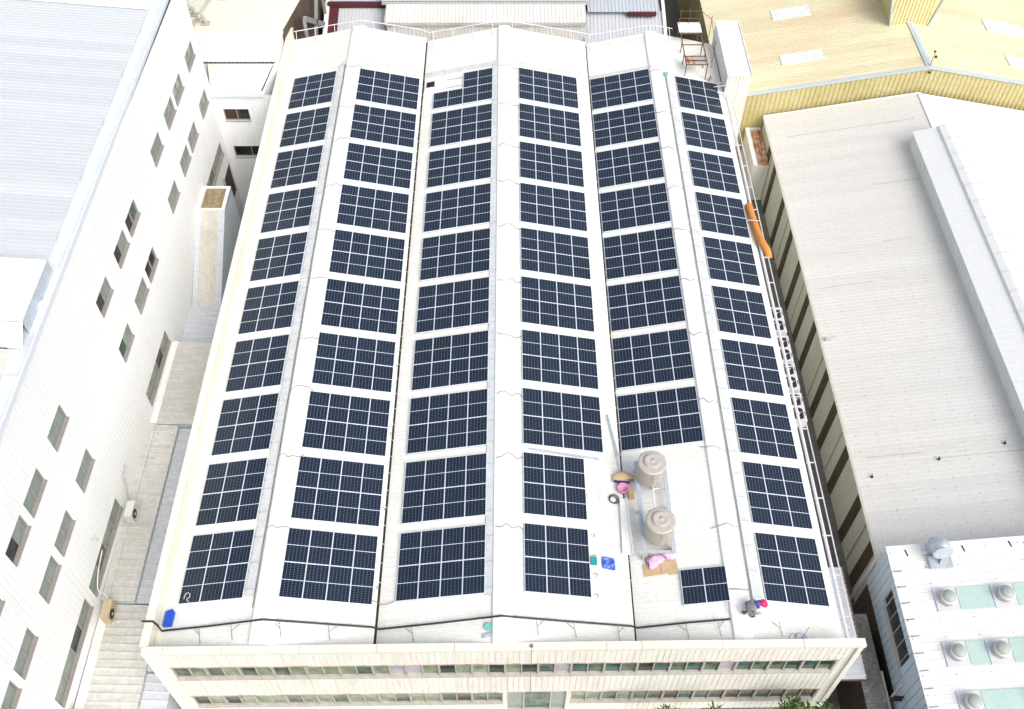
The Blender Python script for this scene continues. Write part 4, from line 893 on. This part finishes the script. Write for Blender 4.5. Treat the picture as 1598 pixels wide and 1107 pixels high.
m = MB(); P = lambda y, z: (-15.05, y, z); BEAM = mat('dull grey beam', (.30, .295, .28), .7, (.18, .16, .15), .5, 1, fine=.15)
for a, b in ((P(45.3, 1.2), P(52.5, -4.0)), (P(45.3, -4.2), P(52.5, 1.2))): m.bar(a, b, .2, .4)
m.build('brace', BEAM, t)
m = MB()
for y in (45.1, 52.9): m.bar(P(y, GZ), P(y, 1.3), .22, .22, (1, 0, 0))
m.build('column', BEAM, t)

# ---------------------------------------------------------------- right: yellow warehouse
yb = thing('yellow_warehouse', 'large yellow ribbed warehouse with skylights and blue trim at the upper right', 'building', (31, 58, GZ))
AXX, AZ, YG, ys_ = 31.45, -1.40, 43.0, .186
def yz(x): return AZ-ys_*abs(x-AXX)
YXL, YXR, YEND = 16.35, 47, 95
m = MB(); m.ribs((YXL, YG, yz(YXL)), (0, YEND-YG, 0), (AXX-YXL, 0, AZ-yz(YXL)), .3, .014, flip=True); m.ribs((AXX, YG, AZ), (0, YEND-YG, 0), (YXR-AXX, 0, yz(YXR)-AZ), .3, .014, flip=True); m.build('roof_slope', YROOF, yb)
m = MB()
def gw(x0, x1):
    n = round((x1-x0)/.36); p = (x1-x0)/n
    for i in range(n):
        a = x0+i*p; q = [(a, 0), (a+p*.55, 0), (a+p*.65, .05), (a+p*.9, .05), (a+p, 0)]
        for (u0, o0), (u1, o1) in zip(q, q[1:]): m.quad((u0, YG-.02-o0, GZ), (u1, YG-.02-o1, GZ), (u1, YG-.02-o1, yz(u1)-.02), (u0, YG-.02-o0, yz(u0)-.02))
gw(YXL, AXX); gw(AXX, YXR); m.build('gable_wall', YWALL, yb)
m = MB(); m.wall((YXL, YG, 0), (0, 1, 0), (-1, 0, 0), YEND-YG, GZ, yz(YXL)-.03, (), .36, .04); m.build('side_wall', YWALL, yb)
m = MB()
for a, b in ((YXL-.1, AXX), (AXX, YXR)): m.slab([(a, YG-.16, yz(a)-.03), (b, YG-.16, yz(b)-.03), (b, YG+.16, yz(b)-.03), (a, YG+.16, yz(a)-.03)], (0, 0, .12))
m.slab([(AXX-.25, YG+.2, AZ+.0), (AXX, YG+.2, AZ+.06), (AXX, 49, AZ+.06), (AXX-.25, 49, AZ+.0)], (0, 0, .03)); m.slab([(AXX, YG+.2, AZ+.06), (AXX+.25, YG+.2, AZ), (AXX+.25, 49, AZ), (AXX, 49, AZ+.06)], (0, 0, .03))
m.build('verge_trim', TRIMB, yb)
def ysky(x0, x1, y0, y1):
    m = MB(); e = .045
    m.ribs((x0, y0, yz(x0)+e), (0, y1-y0, 0), (x1-x0, 0, yz(x1)-yz(x0)), .3, .03, flip=True); m.quad((x0, y0, yz(x0)), (x1, y0, yz(x1)), (x1, y0, yz(x1)+e), (x0, y0, yz(x0)+e)); m.build('skylight', SKYL, yb)
for a, b, c, d in ((21.6, 24.6, 51.9, 53.3), (21.3, 24.5, 45.9, 47.2), (38.2, 41.6, 49.6, 51.3), (38.6, 42.4, 45.0, 46.4), (21.4, 24.5, 58.5, 60)): ysky(a, b, c, d)
m = MB(); mb = 48.9   # ridge monitor
m.quad((AXX-1.5, mb, yz(AXX-1.5)-.05), (AXX, mb, AZ+.0), (AXX+1.5, mb, yz(AXX+1.5)-.05), (AXX+1.95, mb, AZ+2.0), (AXX, mb, AZ+2.6), (AXX-1.95, mb, AZ+2.0))
m.build('monitor_front', YPALE, yb)
m = MB()
n = 12
for i in range(n):
    a = -1.6+i*3.2/n; m.box((AXX+a, mb-.06, yz(AXX+a)+.02), (AXX+a+.12, mb, AZ+2.0+.5*(1-abs(a)/1.9)))
m.build('monitor_rib', YPALE, yb)
m = MB(); m.quad((AXX-1.5, mb, yz(AXX-1.5)-.05), (AXX-1.95, mb, AZ+2.0), (AXX-1.95, 90, AZ+2.0), (AXX-1.5, 90, yz(AXX-1.5)-.05)); m.quad((AXX+1.5, mb, yz(AXX+1.5)-.05), (AXX+1.5, 90, yz(AXX+1.5)-.05), (AXX+1.95, 90, AZ+2.0), (AXX+1.95, mb, AZ+2.0)); m.build('monitor_side', YWALL, yb)
m = MB()
for s_ in (-1, 1): m.slab([(AXX+s_*1.95, mb-.1, AZ+2.0), (AXX, mb-.1, AZ+2.6), (AXX, 90, AZ+2.6), (AXX+s_*1.95, 90, AZ+2.0)], (0, 0, .06))
m.build('monitor_roof', TRIMB, yb)
m = MB()
for s_ in (-1, 1): m.bar((AXX+s_*1.5, mb-.08, yz(AXX+1.5)), (AXX+s_*1.97, mb-.08, AZ+2.02), .14, .12, (0, 1, 0))
m.build('monitor_trim', TRIMB, yb)
t = thing('spotlight', 'small dark spotlights on the peak of the yellow gable', 'spotlight', (AXX+.1, YG+.3, AZ+.1))
m = MB(); m.tube([(AXX, YG+.1, AZ+.1), (AXX+.2, YG+.5, AZ+.5), (AXX+.25, YG+.6, AZ+.9)], .03, 6); m.build('stalk', WIRE, t)
for a_, b_ in (((AXX+.35, YG+.5, AZ+.45), (AXX+.5, YG+.65, AZ+.6)), ((AXX+.17, YG+.55, AZ+.9), (AXX+.3, YG+.7, AZ+1.0)), ((AXX-.1, YG-.3, AZ-.35), (AXX+.05, YG-.16, AZ-.2))):
    MB().box(a_, b_).build('lamp_head', BROWN, t)

# ---------------------------------------------------------------- right: off-white warehouse with ridge monitor
rb = thing('ribbed_warehouse', 'broad off white warehouse with ridge monitor and brown wall strips on the right', 'building', (31, 22, GZ))
RX0, RZ0, RXR, RZR, RX1, RYN, RYF = 19.82, -5.6, 31.15, -3.4, 44, 4.0, 42.6
rs = (RZR-RZ0)/(RXR-RX0)
def rzz(x): return RZR-rs*abs(x-31.15)
m = MB(); m.ribs((RX0, RYN, RZ0), (0, RYF-RYN, 0), (RXR-RX0, 0, RZR-RZ0), .28, .008, flip=True); m.build('roof_slope', RBROOF, rb)
m = MB(); m.ribs((RXR, RYN, RZR), (0, RYF-RYN, 0), (RX1-RXR, 0, -(RX1-RXR)*rs), .28, .02, flip=True); m.build('roof_slope', WHITE2, rb)
m = MB(); m.slab([(RX0-.02, RYF-.12, RZ0+.02), (RXR, RYF-.12, RZR+.02), (RXR, RYF+.05, RZR+.02), (RX0-.02, RYF+.05, RZ0+.02)], (0, 0, .05)); m.slab([(RXR-.12, 36.4, RZR-.0), (RXR+.12, 36.4, RZR), (RXR+.12, RYF, RZR), (RXR-.12, RYF, RZR)], (0, 0, .06)); m.build('verge', WHITE2, rb)
STR = [39.75, 37.55, 34.0, 30.7, 27.65, 24.6, 22.2, 18.25, 15.75, 12.5, 9.2, 6.25]
m = MB(); m.wall((RX0+.1, RYF, 0), (0, -1, 0), (-1, 0, 0), RYF-RYN, GZ, RZ0-.12, [], .3, .012, .1); m.build('wall', RBWALL, rb)
for y in STR:
    m = MB(); m.box((RX0+.06, y-.78, GZ), (RX0+.1, y, RZ0-.2))
    for k in range(15): z = GZ+.15+k*.32; m.bar((RX0+.06, y, z), (RX0+.06, y-.78, z), .03, .05)
    m.build('louvre_strip', BROWN, rb)
for k, y in enumerate(STR[1::2]):
    m = MB(); m.tube([(RX0+.05, y+1.0, RZ0-.2), (RX0+.05, y+1.0, GZ)], .04, 6); m.build('downpipe', RBWALL, rb)
m = MB(); m.box((RX0-.06, RYN, RZ0-.14), (RX0+.02, RYF, RZ0-.03)); m.build('eave_gutter', CREAMP, rb)
m = MB(); m.box((RX0+.02, RYN, RZ0-.10), (RX0+.07, RYF, RZ0-.01)); m.build('eave_shade', BRICK_SHADE, rb)  # solid dark strip stands for shade between gutter and wall
m = MB(); m.quad((RX0+.1, RYN, GZ), (RX1, RYN, GZ), (RX1, RYN, RZ0), (RXR, RYN, RZR-.03), (RX0+.1, RYN, RZ0-.03)); m.box((RX0-.1, RYN-.12, GZ), (RX0+.25, RYN, RZ0-.02)); m.build('end_wall', RBWALL, rb)
for x0_, x1_, y_ in ((26.0, 30.0, 33.4), (20.5, 24.0, 24.4), (25.2, 27.0, 27.9), (20.6, 23.6, 11.2), (24.4, 29.0, 10.7), (21.0, 30.2, 39.8)):
    m = MB(); m.slab([(x0_, y_, rzz(x0_)+.01), (x1_, y_, rzz(x1_)+.01), (x1_, y_+.03, rzz(x1_)+.01), (x0_, y_+.03, rzz(x0_)+.01)], (0, 0, .02)); m.build('sheet_lap', STEELG, rb)
# monitor
MXL, MXR, MY = 29.1, 33.7, 36.9
m = MB(); m.wall((MXL, MY, 0), (0, -1, 0), (-1, 0, 0), MY-RYN+9, rzz(MXL)-.05, -2.55, (), .3, .025); m.quad((MXL, MY, rzz(MXL)-.1), (MXR, MY, rzz(MXR)-.1), (MXR, MY, -2.55), (31.6, MY, -1.85), (MXL, MY, -2.55)); m.quad((MXR, MY, -2.55), (MXR, MY, rzz(MXR)-.1), (MXR, -5, rzz(MXR)-.1), (MXR, -5, -2.55)); m.build('monitor_wall', mat('grey green monitor sheet', (.70, .725, .71), .5, fine=.05), rb)
m = MB(); m.ribs((MXL-.12, -5, -2.58), (0, MY+5.1, 0), (31.6-MXL+.12, 0, .73), .45, .006, flip=True); m.ribs((31.6, -5, -1.85), (0, MY+5.1, 0), (MXR-31.6+.12, 0, -.73), .45, .006, flip=True); m.build('monitor_roof', mat('pale grey monitor roof', (.74, .75, .745), .5, (.62, .64, .64), .3, .3, fine=.04), rb)
m = MB(); pr = [(-1.0, -.34), (-.98, -.12), (-.6, .08), (0, .17), (.6, .08), (.98, -.12), (1.0, -.34)]; RXR = 31.6; y = MY+.05
while y > -5:
    y2 = y-1.6; vs = [(RXR+a, q, -1.83+b) for q in (y, y2+.03) for a, b in pr]; m.add(vs, [[i, i+1, 7+i+1, 7+i] for i in range(6)]); vs = [(RXR+a*1.01, q, -1.83+b+.02) for q in (y2+.08, y2) for a, b in pr]; m.add(vs, [[i, i+1, 7+i+1, 7+i] for i in range(6)]); y = y2
m.build('monitor_cap', WHITE2, rb)
t = thing('roof_bolt', 'small dark fitting on the off white roof near its eave', 'fitting', (20.6, 9.9, -5.42), 'dark fittings on the off white roof'); t.scale = (.6, .6, .6)
MB().box((20.55, 9.85, -5.45), (20.75, 10.0, -5.25)).build('block', GRILLE, t); MB().bar((20.6, 9.95, -5.3), (20.7, 10.15, -5.2), .08, .08).build('arm', GRILLE, t)
for x, y, lb_ in ((24.35, 10.6, 'small dark fitting in the middle of the off white roof'), (28.0, 11.2, 'small dark fitting below the ridge monitor')):
    c_ = copy_tree(t); c_.scale = (.6, .6, .6); c_.location = (x, y, rzz(x)+.06); c_['label'] = lb_
m = MB(); m.box((RX0+.2, 20.0, RZ0+.1), (RX0+.45, 20.2, RZ0+.25)); m.tube([(RX0+.1, 20.0, RZ0), (RX0+.9, 20.25, RZ0+.3)], .025, 5); tag(m.build('eave_bracket', STEELG), 'small bent metal bracket on the off white roof eave', 'bracket')

# rusty shed roof in the alley
t = thing('rusty_shed', 'small shed with rusty red roof between the yellow warehouse and alley', 'shed', (19, 38, GZ))
m = MB(); m.ribs((18.95, 38.6, -7.05), (.92, 0, 0), (0, 4.1, .05), .23, .05); m.build('roof_sheet', RUST, t)
m = MB(); m.slab([(18.65, 38.4, -7.05), (18.95, 38.4, -7.05), (18.95, 42.7, -7.0), (18.65, 42.7, -7.0)], (0, 0, .15)); m.box((18.65, 42.7, -7.05), (19.9, 42.85, -6.85)); m.build('edge', WHITE2, t)
m = MB(); m.box((18.7, 38.5, GZ), (19.86, 42.75, -7.08)); m.build('wall', CREAM, t)

# ---------------------------------------------------------------- condenser banks in the right alley
def condenser(y, label):
    t = thing('condenser_unit', label, 'air conditioner', (16.35, y, -2.4), 'twin fan condensers in the right alley')
    m = MB(); x0_, x1_ = 15.5, 16.36; m.box((x0_, y-.95, -2.35), (x1_, y+.95, -1.72)); m.build('case', ACW, t)
    for s_ in (-1, 1):
        m = MB(); m.lathe([(.40, 0), (.40, .02), (.37, .035), (.1, .035)], ((x0_+x1_)/2, y+.46*s_, -1.72), 22); m.build('fan_grille', GRILLE, t)
        m = MB()
        for k in range(3): a = k*2.09+.4; m.bar(((x0_+x1_)/2, y+.46*s_, -1.675), ((x0_+x1_)/2+.36*math.cos(a), y+.46*s_+.36*math.sin(a), -1.675), .02, .015)
        m.lathe([(.1, 0), (.1, .03), (.0, .03)], ((x0_+x1_)/2, y+.46*s_, -1.69), 12); m.build('fan_blade', STEELG, t)
    m = MB(); m.bar((15.3, y-.8, -2.4), (16.34, y-.8, -2.4), .07, .08); m.bar((15.3, y+.8, -2.4), (16.34, y+.8, -2.4), .07, .08); m.build('bracket', STEELG, t)
for y, l in ((18.55, 'farthest twin fan condenser hung beyond the right roof edge'), (16.35, 'second twin fan condenser from the far end of the row'), (14.35, 'second twin fan condenser from the near end of the row'), (12.2, 'nearest twin fan condenser hung beyond the right roof edge')): condenser(y, l)

# ---------------------------------------------------------------- front right building
fb = thing('vented_building', 'white roofed building with mint skylights and round vents at the lower right', 'building', (26, -4, GZ))
BX0, BZ0, bs, BY1, BY0, BX1 = 19.2, -2.5, .174, 3.95, -14, 40
def bz(x): return BZ0+bs*(x-BX0)
m = MB(); m.ribs((BX0-.08, BY0, BZ0), (0, BY1-BY0, 0), (BX1-BX0, 0, bs*(BX1-BX0)), .42, .014, flip=True); m.build('roof_sheet', FRROOF, fb)
m = MB(); m.slab([(BX0-.1, BY1-.55, bz(BX0)+.045), (BX1, BY1-.55, bz(BX1)+.045), (BX1, BY1+.05, bz(BX1)+.045), (BX0-.1, BY1+.05, bz(BX0)+.045)], (0, 0, .03)); m.build('back_flashing', FRROOF, fb)
hw = (BY1-2.2, BY1+1.45, -4.72, -3.25)
m = MB(); m.wall((BX0, BY1, 0), (0, -1, 0), (-1, 0, 0), BY1+2.3, -6.2, BZ0-.06, [hw], .42, -.05, .16, (.88, .90, .97)); m.wall((BX0-.05, -2.3, 0), (0, -1, 0), (-1, 0, 0), 12, -9.8, BZ0-.06, [(1.15, 2.6, -6.0, -4.6)], .42, -.05, .16, (.88, .90, .97)); m.quad((BX0, BY1, -6.2), (BX0+10, BY1, -6.2), (BX0+10, BY1, bz(BX0+10)-.05), (BX0, BY1, BZ0-.05)); m.build('cladding', BLUECL, fb)
m = MB(); m.quad((BX0+.15, BY1-.1, GZ), (BX0+.15, -2.3, GZ), (BX0+.15, -2.3, -6.2), (BX0+.15, BY1-.1, -6.2)); m.quad((BX0+.15, BY1, GZ), (BX1, BY1, GZ), (BX1, BY1, -6.2), (BX0+.15, BY1, -6.2)); m.build('base_wall', BRICK_SHADE, fb)
o = window_frame(3.65, 1.47, False, .035)
for k in range(1, 5): o.box((3.65*k/5-.015, .06, .05), (3.65*k/5+.015, .09, 1.42))
o = o.build('window', STEELG, fb, local=True); o.location = Vector((BX0, BY1-2.2, -4.72))-fb.location; o.rotation_euler = (0, 0, R(-90))
for k in range(5): MB().quad((3.65*k/5+.02, .08, .04), (3.65*(k+1)/5-.02, .08, .04), (3.65*(k+1)/5-.02, .08, 1.43), (3.65*k/5+.02, .08, 1.43)).build('pane', G_DARK, o, local=True)
o = MB().box((0, .02, 0), (1.45, .14, 1.4)).build('window', G_DARK, fb, local=True); o.location = Vector((BX0-.05, -3.45, -6.0))-fb.location; o.rotation_euler = (0, 0, R(-90))
def mint(x0, x1, y0, y1):
    m = MB(); e = .055; m.slab([(x0, y0, bz(x0)+e), (x1, y0, bz(x1)+e), (x1, y1, bz(x1)+e), (x0, y1, bz(x0)+e)], (0, 0, .02)); m.build('skylight', MINT, fb)
PLATE = mat('pale vent plate', (.70, .70, .74), .5, (.6, .6, .62), .3, 2, fine=.06); COLLAR = mat('pale vent collar', (.64, .62, .57), .5, (.45, .42, .36), .4, 3, fine=.08)
def vent(x, y, label, up=False):
    z = bz(x)+.055; t = thing('roof_vent', label, 'vent', (x, y, z), 'round vents on the front right roof')
    m = MB(); m.slab([(x-.52, y-.6, bz(x-.52)+.058), (x+.5, y-.6, bz(x+.5)+.058), (x+.5, y+.62, bz(x+.5)+.058), (x-.52, y+.62, bz(x-.52)+.058)], (0, 0, .03)); m.build('base_plate', PLATE, t)
    m = MB(); m.lathe([(.36, .0), (.36, .3), (.40, .32), (.40, .36), (.34, .40)], (x, y, z), 28); m.build('collar', COLLAR, t, True)
    m = MB(); m.lathe([(.33, .36), (.32, .44), (.27, .51), (.18, .56), (.08, .585), (.0, .59)], (x, y, z), 28); m.build('dome', VENTG, t, True)
for y, x0_, dx in ((.95, 21.25, 2.62), (-1.75, 20.98, 1.9), (-4.1, 21.0, 3.0)):
    n = 6
    for k in range(n):
        x = x0_+k*dx
        place = ['at the left end of', 'second from the left in', 'third from the left in', 'fourth from the left in', 'fifth from the left in', 'far right in'][k]
        row = {.95: 'the back vent row', -1.75: 'the middle vent row', -4.1: 'the front vent row'}[y]
        if x < 28: vent(x, y, 'round roof vent %s %s' % (place, row))
        mint(x+.53, x+dx-.55, y-.55, y+.6)
t = thing('exhaust_duct', 'galvanised exhaust elbow with round cowl on the back edge of the vented roof', 'duct', (21.4, 3.2, bz(21.4)))
m = MB(); x, y, z = 21.4, 3.1, bz(21.4)
m.tube([(x-.05, y+.55, z+.15), (x-.05, y+.5, z+.5), (x-.05, y+.3, z+.85), (x-.05, y-.1, z+.9)], [.42, .45, .45, .42], 16); m.build('elbow', GALV, t, True)
m = MB(); m.lathe([(.44, 0), (.5, .02), (.5, .07), (.44, .09)], (x-.05, y-.05, z+.9), 20, (0, -1, .1)); m.lathe([(.46, 0), (.5, .02), (.5, .06), (.46, .08)], (x-.05, y+.5, z+.45), 20, (0, -.3, 1)); m.build('collar', GALV, t)
m = MB(); m.slab([(x-.5, y-.55, z+.03), (x+.55, y-.55, z+.2), (x+.55, y+.1, z+.2), (x-.5, y+.1, z+.03)], (0, 0, .12)); m.build('base', GALV, t)
m = MB(); m.slab([(x-.1, y-.35, z+.2), (x+.3, y-.4, z+.25), (x+.38, y+.0, z+.75), (x+.05, y+.0, z+.7)], (0, -.03, .02)); m.build('flap', VENTG, t)
for i, (x, y) in enumerate(((20.0, 3.55), (22.7, 3.55), (24.9, 3.6), (25.6, 3.5))):
    m = MB(); m.bar((x-.03, y+.16, bz(x)+.1), (x+.03, y-.16, bz(x)+.1), .05, .05); tag(m.build('roof_clip', GRILLE), 'short dark clip on the back flashing of the vented roof', 'clip', 'dark clips on the back flashing')
m = MB(); m.tube([(BX0-.12, -2.25, -4.75), (BX0-.12, -2.25, GZ)], .06, 8); tag(m.build('downpipe', PIPEW), 'pale downpipe on the corner of the blue cladding', 'pipe')
m = MB(); m.tube([(BX0-.1, 4.1, BZ0-.6), (BX0-.1, 4.1, GZ)], .07, 8); tag(m.build('downpipe', PIPEW), 'white downpipe where the blue cladding meets the off white warehouse', 'pipe')
m = MB(); m.bar((BX0-.05, -2.75, -5.0), (BX0-.55, -2.75, -4.95), .08, .08); m.box((BX0-.75, -2.95, -5.02), (BX0-.2, -2.8, -4.85)); tag(m.build('wall_lamp', GRILLE), 'black bracket lamp on the blue cladding', 'lamp')

for k in range(11):
    y = 2.6-k*.84; m = MB(); m.bar((BX0-.05, y, BZ0+.06), (BX0+.38, y+.02, BZ0+.125), .025, .02); m.build('edge_clip', BROWN, fb)
# right alley floor pieces
t = thing('canopy', 'pale blue grey canopy with rusty edge at the front right corner', 'canopy', (16.6, 0, -5))
m = MB(); m.ribs((15.35, -1.85, -5.0), (0, 6.0, 0), (2.25, 0, -.08), .25, .04, flip=True); m.build('roof_sheet', ALLEYB, t)
m = MB(); m.box((17.58, -1.85, -5.2), (17.66, 4.15, -5.05)); m.box((15.35, -1.9, -5.18), (17.6, -1.85, -5.04)); m.build('edge', RUSTY, t)
t = thing('fibre_cement_roof', 'long dark mossy corrugated roof in the right alley', 'lean-to', (18.4, 3, -8.5))
m = MB(); m.ribs((17.75, -12, -6.4), (0, 14.1, 0), (1.05, 0, .1), .18, .04, flip=True); m.build('roof_sheet', FIBRE, t)
m = MB(); m.box((17.8, -12, GZ), (18.75, 2.0, -6.5)); m.build('wall', BRICK_SHADE, t)
m = MB(); m.box((18.8, -12, -6.3), (18.88, -1, -6.2)); m.build('edge_strip', TAN, t)

# ---------------------------------------------------------------- planting below the front right corner
def bush(x, y, z, r, label, seed, n=260):
    random.seed(seed); t = thing('tree', label, 'tree', (x, y, GZ), 'green tree tops below the front')
    m = MB()
    for k in range(5):
        a = random.uniform(0, 6.3); q = random.uniform(.3, .8)*r; m.tube([(x, y, GZ), (x+q*.3*math.cos(a), y+q*.3*math.sin(a), z-r*.8), (x+q*math.cos(a), y+q*math.sin(a), z)], [.07, .045, .015], 6)
    m.build('trunk', BARK, t)
    m = MB()
    for k in range(n):
        d = Vector((random.gauss(0, 1), random.gauss(0, 1), random.gauss(0, .8))).normalized()*r*random.uniform(.35, 1.05)**.6
        p = Vector((x, y, z))+d; a = Vector((random.gauss(0, 1), random.gauss(0, 1), random.gauss(0, .6))).normalized(); b = a.orthogonal().normalized(); s_ = random.uniform(.10, .22)
        m.quad(p, p+a*s_+b*s_*.28, p+a*s_*2.0, p+a*s_-b*s_*.28)
    m.build('crown', LEAF, t)
bush(13.3, -4.2, -3.45, .85, 'leafy green tree top at the front right corner of the factory', 3, 520)
bush(14.8, -4.2, -3.6, .65, 'smaller green tree top right of the corner post', 4, 320)
bush(7.3, -4.3, -3.15, .5, 'green tree top just showing under the right half of the front', 5, 240)
bush(9.4, -4.3, -3.25, .5, 'sparse tree top between the other front tree tops', 6, 180)
m = MB(); m.box((14.95, -3.25, GZ), (15.18, -3.02, -5.3)); m.box((14.9, -3.3, -5.3), (15.23, -2.97, -5.2)); tag(m.build('gate_post', CREAM), 'cream post standing at the front right corner between tree tops', 'post')
